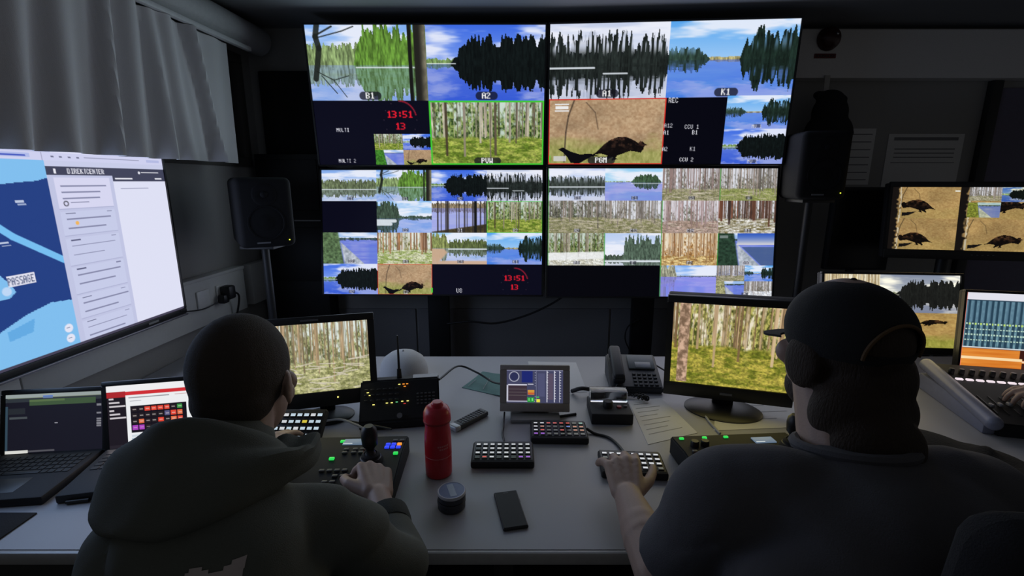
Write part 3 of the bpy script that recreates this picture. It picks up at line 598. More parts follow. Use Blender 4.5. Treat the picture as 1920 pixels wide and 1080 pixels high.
# ---------------------------------------------------------------- worktop
DESKM = mat('grey_laminate', (.385, .385, .405), .42, bump=.02, scale=500, var=.05)
DX0, DX1, DY0, DY1, DZ = -1.535, 2.75, .915, 2.125, .74
t = thing('control_desk', 'long grey laminate control desk carrying the monitors and keypads', 'desk', loc=(0, 0, 0))
EDGE = [(DX0, DY0), (1.58, DY0), (1.76, 1.24), (DX1, 1.24), (DX1, DY1), (DX0, DY1)]
bm = prism(B(), EDGE, .028, Matrix.Translation((0, 0, DZ-.028))); bmesh.ops.bevel(bm, geom=bm.edges[:], offset=.002, segments=2, affect='EDGES'); obj('worktop', bm, DESKM, t)
obj('edge_band', bx(B(), ((DX0+1.58)/2, DY0-.004, DZ-.016), (1.58-DX0, .012, .032), .005), mat('edge_band_grey', (.5, .5, .5), .25, bump=.02), t)
for x in (-1.48, -.02, 1.45, 2.69):
    for y in (1.0 if x < 2 else 1.32, 2.04): obj('leg', bx(B(), (x, y, (DZ-.028)/2), (.05, .05, DZ-.028), .004), BLKMET, t)
obj('modesty_panel', bx(B(), ((DX0+DX1)/2, 2.0, .52), (DX1-DX0-.2, .018, .36), .003), BLKM, t)

# ---------------------------------------------------------------- curtain and its pelmet
t = thing('curtain_pelmet', 'rounded grey curtain pelmet tube with a thin rail under the ceiling', 'curtain rail')
def lw3(Y, off, z): return Vector((lwall(Y, off), Y, z))
bm = B(); cyl(bm, lw3(-.9, .115, 2.285), lw3(2.86, .115, 2.285), .072, n=28); obj('tube', bm, mat('pelmet_grey', (.40, .40, .41), .55, bump=.04), t)
obj('bracket', wbox(B(), -.9, 2.84, 2.34, 2.37, 0, .11, .003), MATS['pelmet_grey'], t)
obj('rail', wbox(B(), -.9, 2.66, 2.186, 2.206, .165, .19, .003), mat('rail_light', (.55, .55, .56), .4), t)
obj('rail_web', wbox(B(), -.9, 2.66, 2.196, 2.30, .155, .166), MATS['pelmet_grey'], t)
bm = B(); ny, nz = 260, 30; r = random.Random(3); V = []
cuts = [(1.05, .10), (1.28, .13), (1.43, .07), (1.56, .09), (1.74, .06), (1.86, .08), (2.02, .06), (2.12, .07), (2.30, .05)]
def cur_off(Y, f):
    o = .155
    for k, (c, wd_) in enumerate(cuts):
        sh = c-(1-f)*.10*math.sin(c*3.1)-.16*f*(k == 1)
        q = (Y-sh)/wd_
        o += (.026+.018*f)*math.exp(-q*q*3.2)*(1.25 if k in (1, 4, 8) else .9)-(.012+.012*f*(k == 1))*math.exp(-((q+.75)**2)*9)
    return o+.006*math.sin(Y*40+f*2)+(.012*math.sin(Y*9)*f)
for j in range(nz+1):
    f = j/nz; row = []
    for i in range(ny+1):
        Y = -.3+(2.50-.02*f+.3)*i/ny; z = 2.184-(2.184-1.628)*f
        row.append(bm.verts.new(lw3(Y, cur_off(Y, f), z)))
    V.append(row)
for j in range(nz):
    for i in range(ny): bm.faces.new((V[j][i], V[j][i+1], V[j+1][i+1], V[j+1][i]))
shell(bm, .003)
tag(obj('curtain', bm, mat('curtain_grey_fabric', (.58, .57, .58), .9, bump=.25, scale=700, var=.08)), 'short pleated grey curtain hanging over the window above the television', 'curtain')
# ---------------------------------------------------------------- video wall
WALLP = [('UL', (-.437, 2.664, 1.967), 0, 5.0, wall_ul, 'upper video wall screen showing feeds B1, A2 and PVW with a red clock'),
         ('UR', (.797, 2.607, 1.969), -4.3, 2.5, wall_ur, 'upper video wall screen showing feeds A1, K1 and PGM with an eagle'),
         ('LL', (-.441, 2.643, 1.264), -1.4, -8.8, wall_ll, 'lower video wall screen with sixteen small tiles and a red clock'),
         ('LR', (.797, 2.570, 1.269), -.4, -7.3, wall_lr, 'lower video wall screen of grey forest tiles with a blank black corner')]
for key, loc, yaw, tilt, fn, labl in WALLP:
    t = screen('video_wall_screen', labl, I4(loc, yaw, tilt), 1.21, .68, fn(234, 416), (.009, .009, .009, .009), .05, 'screen', 'four screens of the video wall')
    obj('wall_bracket', bx(B(), (0, .085, 0), (.4, .06, .3), .004), BLKMET, t)
t = thing('video_wall_stand', 'black steel stand with two wide posts carrying the video wall', 'stand')
for x0, x1 in ((-.503, -.378), (.722, .850)):
    xc = (x0+x1)/2
    obj('post', bx(B(), (xc, 2.80, 1.15), (x1-x0, .05, 2.26), .004), BLKMET, t); obj('foot', bx(B(), (xc, 2.66, .0125), (.16, .5, .025), .004), BLKMET, t)
for z in (1.25, 1.95): obj('crossbar', bx(B(), (.175, 2.785, z), (2.2, .03, .08), .003), BLKMET, t)
bm = tube(B(), [ony(838, 607, 2.765), ony(880, 603, 2.76), ony(930, 606, 2.76), ony(985, 592, 2.76), ony(1030, 572, 2.76), ony(1062, 552, 2.75)], .006)
tag(obj('hanging_cable', bm, BLK), 'black cable sagging below the video wall between its two posts', 'cable')
bm = tube(B(), [ony(1200, 598, 2.765), ony(1178, 612, 2.765), ony(1172, 635, 2.765), ony(1182, 660, 2.765), ony(1195, 690, 2.765)], .004)
tag(obj('post_cable', bm, BLK), 'thin black cable looping beside the post behind the desk telephone', 'cable')
# black rack at the left of the video wall
t = thing('equipment_rack', 'black equipment rack standing in the corner behind the small loudspeaker', 'rack', loc=(0, 0, 0))
obj('carcass', bx(B(), (-1.275, 2.87, .99), (.36, .14, 1.40), .004), mat('rack_black', (.008, .008, .009), .6), t)
obj('shelf_edge', bx(B(), (-1.18, 2.797, 1.318), (.16, .008, .007)), mat('shelf_edge_grey', (.35, .35, .35), .4), t)
obj('vent_panel', bx(B(), (-1.275, 2.797, 1.52), (.34, .006, .28), .002), MATS['rack_black'], t); obj('vent_panel', bx(B(), (-1.275, 2.797, 1.12), (.34, .006, .32), .002), MATS['rack_black'], t)
for x in (-1.44, -1.11):
    obj('rack_foot', bx(B(), (x, 2.87, .145), (.03, .14, .29), .003), MATS['rack_black'], t)
tag(obj('acoustic_panel', bx(B(), (-1.28, 2.93, 1.92), (.32, .04, .46), .01), mat('acoustic_black', (.014, .014, .015), .95, bump=.4, scale=300)), 'black acoustic panel on the wall above the equipment rack', 'panel')

# ---------------------------------------------------------------- television on the left wall
TVH = .655; TVW = TVH*16/9; yc = 2.0515-TVW/2*math.cos(math.atan(LWK))
MTV = Matrix.Translation((lwall(yc, .1), yc, 1.3215)) @ Matrix.Rotation(math.pi/2-math.atan(LWK), 4, 'Z')
t = screen('wall_television', 'large television on the left wall showing a blue map and a message page', MTV, TVW, TVH, tv_page(262, 466), (.008, .008, .010, .022), .045, 'television')
obj('wall_mount', bx(B(), (0, .075, 0), (.3, .05, .25), .004), BLKMET, t)
obj('logo_plate', bx(B(), (.40, -.007, -TVH/2-.012), (.05, .002, .008)), mat('plate_grey', (.3, .3, .3), .4), t)
obj('base_bar', bx(B(), (0, .0, -TVH/2-.026), (TVW+.004, .03, .008), .002), mat('tv_silver', (.25, .24, .27), .35, .6), t)

# ---------------------------------------------------------------- loudspeakers on stands
def speaker(label, slabel, M, w, h, d, foot):
    t = thing('loudspeaker', label, 'loudspeaker', M, 'studio loudspeakers')
    obj('cabinet', bx(B(), (0, d/2, h/2), (w, d, h), .028, seg=4), mat('speaker_black', (.010, .010, .011), .8, bump=.1, scale=300, spec=.2), t)
    bm = lathe(B(), [(0, .004), (.02, .006), (.055, -.006), (.066, -.004), (.072, .003), (.078, .003), (.080, -.004)], 32); bmesh.ops.transform(bm, matrix=Matrix.Translation((0, 0, h*.36)) @ Matrix.Rotation(math.pi/2, 4, 'X'), verts=bm.verts)
    obj('woofer', bm, mat('cone_black', (.007, .007, .008), .7, spec=.2), t)
    bm = lathe(B(), [(0, .006), (.012, .004), (.016, 0), (.045, .004), (.052, .001), (.053, -.005)], 28); bmesh.ops.transform(bm, matrix=Matrix.Translation((0, 0, h*.76)) @ Matrix.Rotation(math.pi/2, 4, 'X'), verts=bm.verts)
    obj('tweeter', bm, MATS['cone_black'], t)
    obj('badge', bx(B(), (-.02, -.002, h*.075), (.055, .004, .007)), mat('badge_grey', (.14, .14, .15), .5), t)
    obj('power_light', uvs(B(), (w/2-.03, -.003, h*.10), .0032, u=10, v=8), glow('led_yellow_green', (214, 224, 60), 1.6), t)
    p = (M @ Vector((0, d/2, 0)))
    s = thing('loudspeaker_stand', slabel, 'stand', Matrix.Translation((p.x, p.y, 0)), 'loudspeaker stands')
    obj('top_plate', bx(B(), (0, 0, p.z-.008), (.16, .16, .016), .003), BLKMET, s)
    obj('pole', cyl(B(), (0, 0, .05), (foot[0], foot[1], p.z-.014), .022, .018), BLKMET, s)
    for k in range(3):
        a = math.radians(90+k*120); obj('leg', tube(B(), [(0, 0, .32), (math.cos(a)*.12, math.sin(a)*.12, .17), (math.cos(a)*.24, math.sin(a)*.24, .014)], .013, k=3), BLKMET, s)
    obj('collar', cyl(B(), (0, 0, .28), (0, 0, .36), .03), BLKMET, s)
speaker('black loudspeaker beside the curtain in front of the equipment rack', 'black stand under the loudspeaker beside the equipment rack', I4((-1.112, 2.19, 1.243), 34), .235, .315, .32, (0, 0))
speaker('black loudspeaker to the right of the video wall under the hanging bag', 'black stand under the loudspeaker right of the video wall', I4((1.508, 2.38, 1.452), -7, 0), .225, .325, .24, (0, 0))
# bag hanging from the soffit
bm = B(); P = ony(1555, 200, 2.80)
uvs(bm, ony(1553, 248, 2.80), (.135, .06, .11)); uvs(bm, ony(1556, 212, 2.80), (.10, .055, .10)); uvs(bm, ony(1557, 184, 2.80), (.075, .045, .045)); uvs(bm, ony(1535, 178, 2.80), (.028, .03, .022)); uvs(bm, ony(1578, 186, 2.80), (.03, .03, .022)); uvs(bm, ony(1588, 250, 2.80), (.035, .03, .03))
t = thing('hanging_bag', 'black cloth bag hanging from a pale strap below the soffit', 'bag')
fuse('bag_body', bm, .008, mat('bag_black_cloth', (.012, .012, .013), .95, bump=.5, scale=120), t, 8)
obj('strap', bx(B(), (1.745, 2.845, 2.045), (.03, .006, .135), .001, Matrix.Identity(4)), mat('strap_pale', (.5, .48, .45), .8), t)
# alarm bell and its sign
t = thing('alarm_bell', 'dark round alarm bell mounted on the pale soffit band', 'bell', I4(ony(1553, 73, 2.855)))
bm = lathe(B(), [(0, .055), (.02, .053), (.045, .04), (.058, .02), (.062, 0), (.055, -.003), (0, -.003)], 32); bmesh.ops.transform(bm, matrix=Matrix.Rotation(math.pi/2, 4, 'X'), verts=bm.verts)
obj('gong', bm, mat('bell_red_dark', (.06, .02, .018), .3), t); obj('centre_nut', uvs(B(), (.012, -.056, .012), .008, u=12, v=8), mat('nut_steel', (.6, .6, .6), .25, 1), t); obj('back_plate', cyl(B(), (0, .005, 0), (0, -.004, 0), .045), BLKMET, t)
t = thing('alarm_sign', 'small dark red sign strip below the alarm bell', 'sign', I4(ony(1547, 105, 2.857)))
obj('plate', bx(B(), (0, 0, 0), (.118, .004, .024), .001), mat('sign_red', (.16, .03, .03), .5), t)
for k in range(7): obj('lettering', bx(B(), (-.045+.015*k, -.003, 0), (.009, .001, .010)), mat('sign_letter', (.05, .03, .03), .6), t)
# notices on the back wall
def notice(label, x0, x1, z0, z1, lines, seedy):
    t = thing('wall_notice', label, 'notice', I4(((x0+x1)/2, 2.948, (z0+z1)/2))); w, h = x1-x0, z1-z0
    obj('sheet', bx(B(), (0, 0, 0), (w, .003, h)), mat('paper_white', (.72, .71, .70), .85, var=.03), t)
    for k, (a, b, zz, th) in enumerate(lines): obj('printed_line', bx(B(), ((a+b)/2*w/2, -.002, zz*h/2), ((b-a)/2*w, .0006, th)), mat('print_grey', (.20, .20, .21), .8), t)
notice('narrow lined notice on the wall behind the hanging bag', 1.955, 2.135, 1.52, 1.842, [(-.8, .8, .8-.27*k, .006) for k in range(7)], 1)
notice('wide printed notice with a boxed table on the back wall above the monitors', 2.215, 2.66, 1.50, 1.812, [(-.85, .85, .82, .018), (-.8, .8, .45, .006), (-.8, .8, .3, .006), (-.8, .8, .15, .006), (-.85, .85, -.05, .004)], 2)

# ---------------------------------------------------------------- desk monitors
def led(parent, p, c, nm, r=.0028, k=1.5): obj('indicator', uvs(B(), p, r, u=10, v=6), glow('led_'+nm, c, k), parent)
def stand_to_desk(t, M, back, w=.05, base=(.24, .18), zb=None, H=0.3):
    """neck and foot of a monitor, built in world space and brought into the monitor's frame"""
    inv = M.inverted(); p = M @ Vector((0, back, -H*.15)); yaw = M.to_euler('XYZ').z
    q = Vector((p.x, p.y, DZ)); R = Matrix.Rotation(yaw, 4, 'Z')
    bm = bx(B(), (0, 0, 0), (w, .022, p.z-DZ), .004); bmesh.ops.transform(bm, matrix=inv @ Matrix.Translation((q.x, q.y, (p.z+DZ)/2+.008)) @ R, verts=bm.verts); obj('neck', bm, BLK, t)
    bm = lathe(B(), [(0, .016), (.5, .014), (.92, .009), (1, .004), (1, 0), (0, 0)], 40); bmesh.ops.scale(bm, vec=(base[0]/2, base[1]/2, 1), verts=bm.verts)
    bmesh.ops.transform(bm, matrix=inv @ Matrix.Translation(q) @ R @ Matrix.Translation((0, -.03, 0)), verts=bm.verts); obj('foot', bm, BLK, t)
M = I4((-.637, 1.516, .966), 15.7, -12.4)
t = screen('desk_monitor', 'older squarish desk monitor showing a sparse pale forest, beside the hoodie wearer', M, .305, .229, mon_left(150, 200), (.022, .022, .024, .05), .05, group='desk monitors'); stand_to_desk(t, M, .06, base=(.18, .14), H=.229)
obj('brand_strip', bx(B(), (-.03, -.007, .126), (.055, .002, .006)), mat('badge_grey', (.14, .14, .15), .5), t)
led(t, (.045, -.008, -.137), (238, 226, 120), 'warm'); led(t, (-.115, -.008, -.142), (240, 140, 40), 'orange'); led(t, (-.130, -.008, -.142), (240, 140, 40), 'orange')
M = I4((.743, 1.553, .988), -18.4, 5.1, -1.0)
t = screen('desk_monitor', 'square desk monitor showing a sunlit mossy forest, beside the man in the cap', M, .376, .301, mon_right(180, 226), (.021, .021, .026, .052), .05, group='desk monitors'); stand_to_desk(t, M, .06, .07, (.26, .2), H=.301)
obj('brand_strip', bx(B(), (0, -.007, -.177), (.04, .002, .008)), MATS['badge_grey'], t)
M = I4((1.586, 1.946, 1.01), -5, -11)
t = screen('desk_monitor', 'widescreen desk monitor showing a lake and a brown bird, behind the cap', M, .537, .302, mon_lake(140, 250), (.010, .012, .010, .03), .035, group='desk monitors'); stand_to_desk(t, M, .04, .05, (.22, .17), H=.302)
P0 = ony(1797, 690, 1.80)
M = I4(P0, -13, -8) @ Matrix.Translation((.245, 0, .152))
t = screen('desk_monitor', 'desk monitor showing a blue audio mixing page over an orange wooden picture', M, .49, .305, mon_audio(150, 250), (.008, .012, .010, .02), .03, group='desk monitors'); stand_to_desk(t, M, .04, .05, (.2, .09), H=.305)
P0 = ony(1662, 466, 2.38)
M = I4(P0, -12, -7) @ Matrix.Translation((.29, 0, .151))
t = screen('raised_monitor', 'raised monitor showing four brown pictures of a bird on the ground', M, .58, .302, mon_quad(150, 280), (.012, .012, .026, .045), .05)
for k in range(5): obj('button', bx(B(), (.07+.022*k, -.008, -.172), (.008, .002, .003)), MATS['badge_grey'], t)
inv = M.inverted(); p = M @ Vector((0, .06, -.05))
bm = B(); cyl(bm, inv @ Vector((p.x, p.y, 0)), inv @ Vector((p.x, p.y, p.z)), .025); obj('pole', bm, BLKMET, t)
bm = lathe(B(), [(0, .02), (.10, .018), (.12, .0), (0, 0)], 32); bmesh.ops.transform(bm, matrix=inv @ Matrix.Translation((p.x, p.y, 0)), verts=bm.verts); obj('floor_plate', bm, BLKMET, t)
# dark switched-off monitor to the left of it
M = I4(ony(1615, 430, 2.62), -4, 0)
t = thing('unlit_monitor', 'switched-off black monitor left of the four bird pictures', 'monitor', M)
obj('dark_glass', bx(B(), (0, -.004, 0), (.30, .004, .42)), mat('off_glass', (.006, .006, .007), .25), t); obj('casing', bx(B(), (0, .02, 0), (.33, .04, .45), .006), BLKM, t)
inv = M.inverted(); p = M @ Vector((0, .045, -.1)); bm = B(); cyl(bm, inv @ Vector((p.x, p.y, 0)), inv @ p, .022); obj('pole', bm, BLKMET, t); bm = lathe(B(), [(0, .02), (.08, .018), (.10, 0), (0, 0)], 28); bmesh.ops.transform(bm, matrix=inv @ Matrix.Translation((p.x, p.y, 0)), verts=bm.verts); obj('floor_plate', bm, BLKMET, t)

# ---------------------------------------------------------------- laptops
KEYM = mat('laptop_key', (.02, .02, .022), .5)
def laptop(label, c, yaw, tilt, W, H, img, shift=0.0, bd=.225):
    M = I4(c, yaw, tilt); t = thing('laptop', label, 'laptop', M, 'laptops by the left wall')
    picture('display', img, W, H, t); obj('lid', bezel(B(), W, H, .012, .012, .014, .016, .004, -.002), BLK, t); obj('lid_back', bx(B(), (0, .007, 0), (W+.022, .006, H+.028), .003), BLKM, t)
    inv = M.inverted(); hp = M @ Vector((0, 0, -H/2-.016)); R = I4((hp.x, hp.y, DZ), yaw)
    L = inv @ R
    def loc(bm): bmesh.ops.transform(bm, matrix=L, verts=bm.verts); return bm
    obj('base', loc(bx(B(), (0, -bd/2, .012), (W+.012, bd, .024), .005)), BLKM, t)
    bm = B()
    o0 = None
    kw = (W-.02)/13
    for j in range(5):
        for i in range(13):
            if j == 4 and 3 < i < 9: continue
            Mk = L @ Matrix.Translation((-(W-.02)/2+kw*(i+.5), -.03-.019*j, .0245))
            if o0 is None: o0 = obj('key', bx(B(), (0, 0, 0), (kw-.003, .015, .003), .0006, seg=1), KEYM, t, M=Mk)
            else: o = o0.copy(); COL.objects.link(o); o.parent = t; o.matrix_local = Mk
    obj('space_bar', loc(bx(B(), (0, -.03-.019*4, .0245), (kw*5-.003, .015, .003), .0006)), KEYM, t)
    obj('touchpad', loc(bx(B(), (0, -.165, .0242), (.1, .065, .001), .0004)), mat('touchpad_grey', (.03, .03, .032), .4), t)
laptop('laptop with a dark navy page on its display, nearest the left edge', (-1.353, 1.30, .8445), 7.0, -15.3, .261, .171, lap_dark(110, 190))
laptop('laptop with a white web page and a grid of red buttons', (-1.056, 1.342, .852), 12.2, -11.2, .30, .1885, lap_web(120, 200))
tag(obj('desk_mat', bx(B(), (-1.345, .985, DZ+.002), (.35, .10, .004), .0015), mat('mat_black', (.012, .012, .013), .9, bump=.3, scale=400)), 'black desk mat in front of the navy laptop', 'mat')
bm = tube(B(), [onz(125, 946)+Vector((0, 0, .006)), onz(168, 941)+Vector((0, 0, .006))], .005, 10, 2)
tag(obj('pen', bm, BLK), 'black pen lying on the grey desk by the hoodie sleeve', 'pen')

# ---------------------------------------------------------------- lit keypads
ICON = {'w': (225, 228, 232), 'r': (226, 96, 84), 'o': (214, 150, 120), 'v': (170, 96, 226), 'd': (96, 100, 92), 'g': (150, 196, 180), 'b': (120, 150, 235), 'y': (236, 214, 70), 'W': (206, 226, 240)}
_km = {}
def keypad(label, M, rows, big=.0, glossy=None, group='lit keypads'):
    t = thing('keypad', label, 'keypad', M, group)
    obj('body', bx(B(), (0, 0, .011), (.182, .112, .022), .006, seg=3), BLKM, t); obj('face_plate', bx(B(), (0, .004, .0225), (.172, .100, .001), .0004), BLK, t)
    obj('name_strip', bx(B(), (-.005, .0515, .0232), (.045, .003, .0006)), MATS['badge_grey'], t)
    if 'k' not in _km:
        _km['k'] = bx(B(), (0, 0, 0), (.0165, .0165, .003), .0015, seg=1); me = bpy.data.meshes.new('key'); _km['k'].to_mesh(me); me.materials.append(mat('key_glass', (.010, .010, .012), .2)); _km['k'] = me
    for j, row in enumerate(rows):
        for i, ch in enumerate(row):
            k = obj('key', _km['k'], None, t, M=Matrix.Translation((-.0735+.021*i, .034-.0225*j, .0242)))
            if ch == '.': continue
            nm = 'icon_'+ch+str(big)
            if nm not in _km:
                b_ = bx(B(), (0, 0, 0), (.0115+big, .0052+big*1.3, .0006)); me = bpy.data.meshes.new(nm); b_.to_mesh(me); b_.free(); me.materials.append(glow('icon_'+ch, ICON[ch], .8)); _km[nm] = me
            obj('icon', _km[nm], None, k, M=Matrix.Translation((0, 0, .0018)))
    return t
keypad('lit keypad lying between the red bottle and the black phone', I4((-.027, 1.278, DZ), 0), ['wwwwwwww', '.wwwwwww', 'wwwwwwww', '.rw.w.vv'])
keypad('lit keypad with red keys standing just below the small touch monitor', I4((.150, 1.408, DZ), -1.5), ['wwrrrrdg', 'wodddboo', 'wrddr.oo', 'vvdddddd'])
keypad('lit keypad under the hand of the man in the cap', I4((.341, 1.226, DZ), -4), ['wwwwwwww', 'dwwwwwww', 'W.wwwwww', '.www.wwd'], .001)
keypad('upright keypad of bright white keys half hidden by the hood', I4((-.676, 1.372, .784), 0, 36), ['WWwWWWwW', 'wWwWWyWW', 'WWwWwWWW', 'WWWWWWWW'], .0028)
# ---------------------------------------------------------------- camera control panels
def lit(t, x, y, z, w, d, nm, c, k=1.0): obj('lit_button', bx(B(), (x, y, z), (w, d, .006), .0015), glow('btn_'+nm, c, k), t)
BTN = mat('dull_button', (.09, .09, .095), .5); PANEL = mat('panel_charcoal', (.018, .019, .021), .65, bump=.05, scale=300, spec=.25)
def control_panel(label, M, lights, lcd, stick, small):
    t = thing('camera_control_panel', label, 'control panel', M, 'camera control panels')
    prism_bm = B(); prism(prism_bm, [(-.15, 0), (.12, 0), (.12, .055), (.02, .062), (-.15, .035)], .36, Matrix(((0, 0, 1, -.18), (1, 0, 0, 0), (0, 1, 0, 0), (0, 0, 0, 1))))
    bmesh.ops.bevel(prism_bm, geom=prism_bm.edges[:], offset=.004, segments=2, affect='EDGES'); obj('housing', prism_bm, PANEL, t)
    zt = lambda y: (.062-(.02-y)*.027/.17 if y < .02 else .062-(y-.02)*.07)+.002
    for x, y, w, d, nm, c, k in lights: lit(t, x, y, zt(y), w, d, nm, c, k)
    for x, y in small: obj('button', bx(B(), (x, y, zt(y)), (.014, .010, .006), .002), BTN, t)
    if lcd: x, y = lcd; obj('status_display', bx(B(), (x, y, zt(y)), (.062, .030, .004), .001), glow('lcd_blue_grey', (104, 124, 146), .8), t); obj('status_line', bx(B(), (x-.016, y-.012, zt(y)+.0025), (.026, .003, .001)), glow('lcd_white', (215, 225, 230), .8), t)
    for x, y, h in stick:
        j = obj('joystick', lathe(B(), [(0, .0), (.030, 0), (.028, .012), (.016, .022), (.011, .03), (.012, .04), (.020, .05), (.022, .075), (.020, h-.01), (.012, h), (0, h)], 24, (x, y, zt(y)-.004)), BLK, t)
        obj('boot', lathe(B(), [(.034, 0), (.031, .008), (.026, .012), (.024, .02), (.017, .024)], 24, (x, y, zt(y)-.003)), mat('rubber_boot', (.015, .015, .016), .9), j)
    return t
G, O, BL = (40, 214, 84), (244, 150, 44), (44, 66, 240)
L = [(-.075, .072, .014, .009, 'green', G, 1), (.015-.02, .085, .014, .009, 'green', G, 1), (-.008, -.005, .014, .009, 'green', G, 1), (.078, .0, .014, .009, 'green', G, 1), (.085, .028, .015, .009, 'orange', O, 1), (.162, .012, .013, .009, 'green', G, 1),
     (.147, .062, .013, .009, 'blue', BL, 1), (.163, .062, .013, .009, 'orange', O, 1), (.147, .044, .013, .009, 'blue', BL, 1), (.163-.032, .044, .013, .009, 'blue', BL, 1), (.131, .062, .013, .009, 'blue', BL, 1), (.163, .044, .013, .009, 'blue', BL, 1)]
control_panel('camera control panel with joystick and green, orange and blue lit buttons by the fist', I4((-.485, 1.185, DZ), 2), L, (.030, .080), [(.100, -.012, .105)], [(.045+.02*i, .035-.017*j) for i in range(2) for j in range(2)]+[(.02, .035), (.02, .018), (-.02, -.05), (.0, -.05), (.02, -.05), (.02, -.07), (.04, -.07), (.04, -.05), (.0, -.09), (.02, -.09), (-.12, .0), (-.10, -.02), (.147, .085), (.166, .085)])
L = [(-.155, .098, .013, .008, 'green', G, 1), (-.085, .098, .013, .008, 'green', G, 1), (-.140, -.01, .014, .010, 'amber', (250, 176, 40), 1), (-.02, .098, .013, .008, 'green', G, 1), (.05, .01, .013, .008, 'orange', O, 1)]
t = control_panel('camera control panel with green lights partly hidden by the dark T-shirt', I4((.662, 1.20, DZ), 4), L, (.08, .07), [(.14, .03, .10)], [(-.15+.03*i, .02) for i in range(6)]+[(-.13+.03*i, -.05) for i in range(6)])
for x in (-.135, -.105): obj('rotary_knob', lathe(B(), [(.012, 0), (.012, .014), (.010, .018), (0, .018)], 20, (x, .055, .058)), BLK, t)

# ---------------------------------------------------------------- wireless intercom base with antenna
M = I4((-.378, 1.50, DZ), 9)
t = thing('intercom_base', 'black intercom base with an upright antenna and tiny yellow lights', 'intercom', M)
prism_bm = B(); prism(prism_bm, [(-.05, 0), (.10, 0), (.10, .125), (.045, .135), (-.05, .03)], .262, Matrix(((0, 0, 1, -.131), (1, 0, 0, 0), (0, 1, 0, 0), (0, 0, 0, 1))))
bmesh.ops.bevel(prism_bm, geom=prism_bm.edges[:], offset=.005, segments=2, affect='EDGES'); obj('housing', prism_bm, PANEL, t)
def face(u, v): return (u, -.05+.095*v-.004, .03+.105*v+.004)
for u, v, nm, c in ((-.105, .70, 'warm', (238, 226, 120)), (-.098, .63, 'warm', (238, 226, 120)), (-.085, .40, 'warm', (238, 226, 120)), (-.042, .42, 'warm', (238, 226, 120)), (-.026, .42, 'warm', (238, 226, 120)), (-.010, .43, 'mint', (130, 250, 170)), (.008, .44, 'warm', (238, 226, 120)), (.026, .44, 'warm', (238, 226, 120)), (.016, .38, 'red', (230, 60, 60)), (.012, .86, 'orange', (240, 140, 40)), (.024, .86, 'orange', (240, 140, 40)), (.016, .80, 'orange', (240, 140, 40)), (-.002, .86, 'warm', (238, 226, 120))):
    p = face(u, v); obj('indicator', bx(B(), p, (.007, .002, .002)), glow('led_'+nm, c, .8), t)
for j in range(4):
    for i in range(5): obj('button', bx(B(), face(.06+.013*i, .36+.08*j), (.008, .004, .005), .001, seg=1), BTN, t)
for j in range(3):
    for i in range(6): obj('button', bx(B(), face(-.11+.02*i, .5+.13*j), (.012, .004, .006), .001, seg=1), mat('button_black', (.03, .03, .033), .5), t)
obj('badge', cyl(B(), face(.0, .10), Vector(face(.0, .10))+Vector((0, -.003, .003)), .009), MATS['badge_grey'], t)
obj('antenna_base', cyl(B(), (-.004, .07, .128), (-.004, .07, .165), .009, .007), BLK, t); obj('antenna', cyl(B(), (-.004, .07, .16), (-.004, .072, .285), .0045, .0028, 10), BLK, t)
obj('top_label', bx(B(), (.085, .07, .1325), (.085, .03, .001)), mat('paper_white', (.72, .71, .70), .85), t)

# ---------------------------------------------------------------- cap, bottle, tins, phone, remote
t = thing('white_cap', 'white baseball cap lying on the desk behind the intercom base', 'cap', I4((-.455, 1.90, DZ), 25))
bm = lathe(B(), [(.098, 0), (.100, .02), (.096, .05), (.082, .08), (.055, .102), (.025, .112), (0, .114)], 36); bmesh.ops.scale(bm, vec=(1, 1.1, .95), verts=bm.verts)
obj('crown', bm, mat('cap_white_cotton', (.62, .61, .60), .9, bump=.25, scale=400), t)
bm = B(); pts = [(math.sin(a)*.098, math.cos(a)*.105) for a in [math.radians(-62+124*i/14) for i in range(15)]]
outer = [(math.sin(a)*.085, .10+math.cos(a)*.085) for a in [math.radians(78-156*i/14) for i in range(15)]]
prism(bm, pts+outer, .004, Matrix.Translation((0, 0, .004)) @ Matrix.Rotation(math.pi, 4, 'Z')); obj('visor', bm, mat('cap_visor_tan', (.35, .30, .22), .9, bump=.2, scale=400), t, smooth=False)
obj('button', uvs(B(), (0, 0, .109), .006, u=10, v=6), MATS['cap_white_cotton'], t)
t = thing('water_bottle', 'tall red metal water bottle standing in the middle of the desk', 'bottle', loc=(-.205, 1.205, DZ))
REDM = mat('bottle_red', (.52, .012, .022), .38, bump=.02, var=.05, coat=.2)
obj('body', lathe(B(), [(0, .0), (.033, 0), (.0365, .004), (.037, .02), (.037, .10), (.0355, .128), (.0335, .145), (.0345, .158), (.036, .166)], 40), REDM, t)
obj('lid', lathe(B(), [(.0372, .164), (.0375, .172), (.0365, .188), (.031, .200), (.024, .205), (.017, .207), (.0, .207)], 40), mat('bottle_lid_red', (.55, .03, .045), .3, var=.04), t)
obj('spout_cap', lathe(B(), [(.017, .205), (.0165, .215), (.013, .219), (0, .2195)], 28, (.002, -.004, 0)), MATS['bottle_lid_red'], t)
obj('seam_ring', lathe(B(), [(.0364, .160), (.0378, .162), (.0378, .166), (.0364, .168)], 40), mat('bottle_ring', (.30, .008, .014), .4), t)
for k, (z, a0, n) in enumerate(((.100, -80, 6), (.0915, -72, 5))):
    for i in range(n):
        a = math.radians(a0+8.5*i); obj('lettering', bx(B(), (0, 0, 0), (.0036, .0006, .0042)), mat('bottle_print', (.62, .20, .20), .5), t, False, Matrix.Translation((math.cos(a)*.0372, math.sin(a)*.0372, z)) @ Matrix.Rotation(a+math.pi/2, 4, 'Z'))
obj('print_line', lathe(B(), [(.0371, .062), (.0374, .0625), (.0374, .0635), (.0371, .064)], 40), MATS['bottle_print'], t)
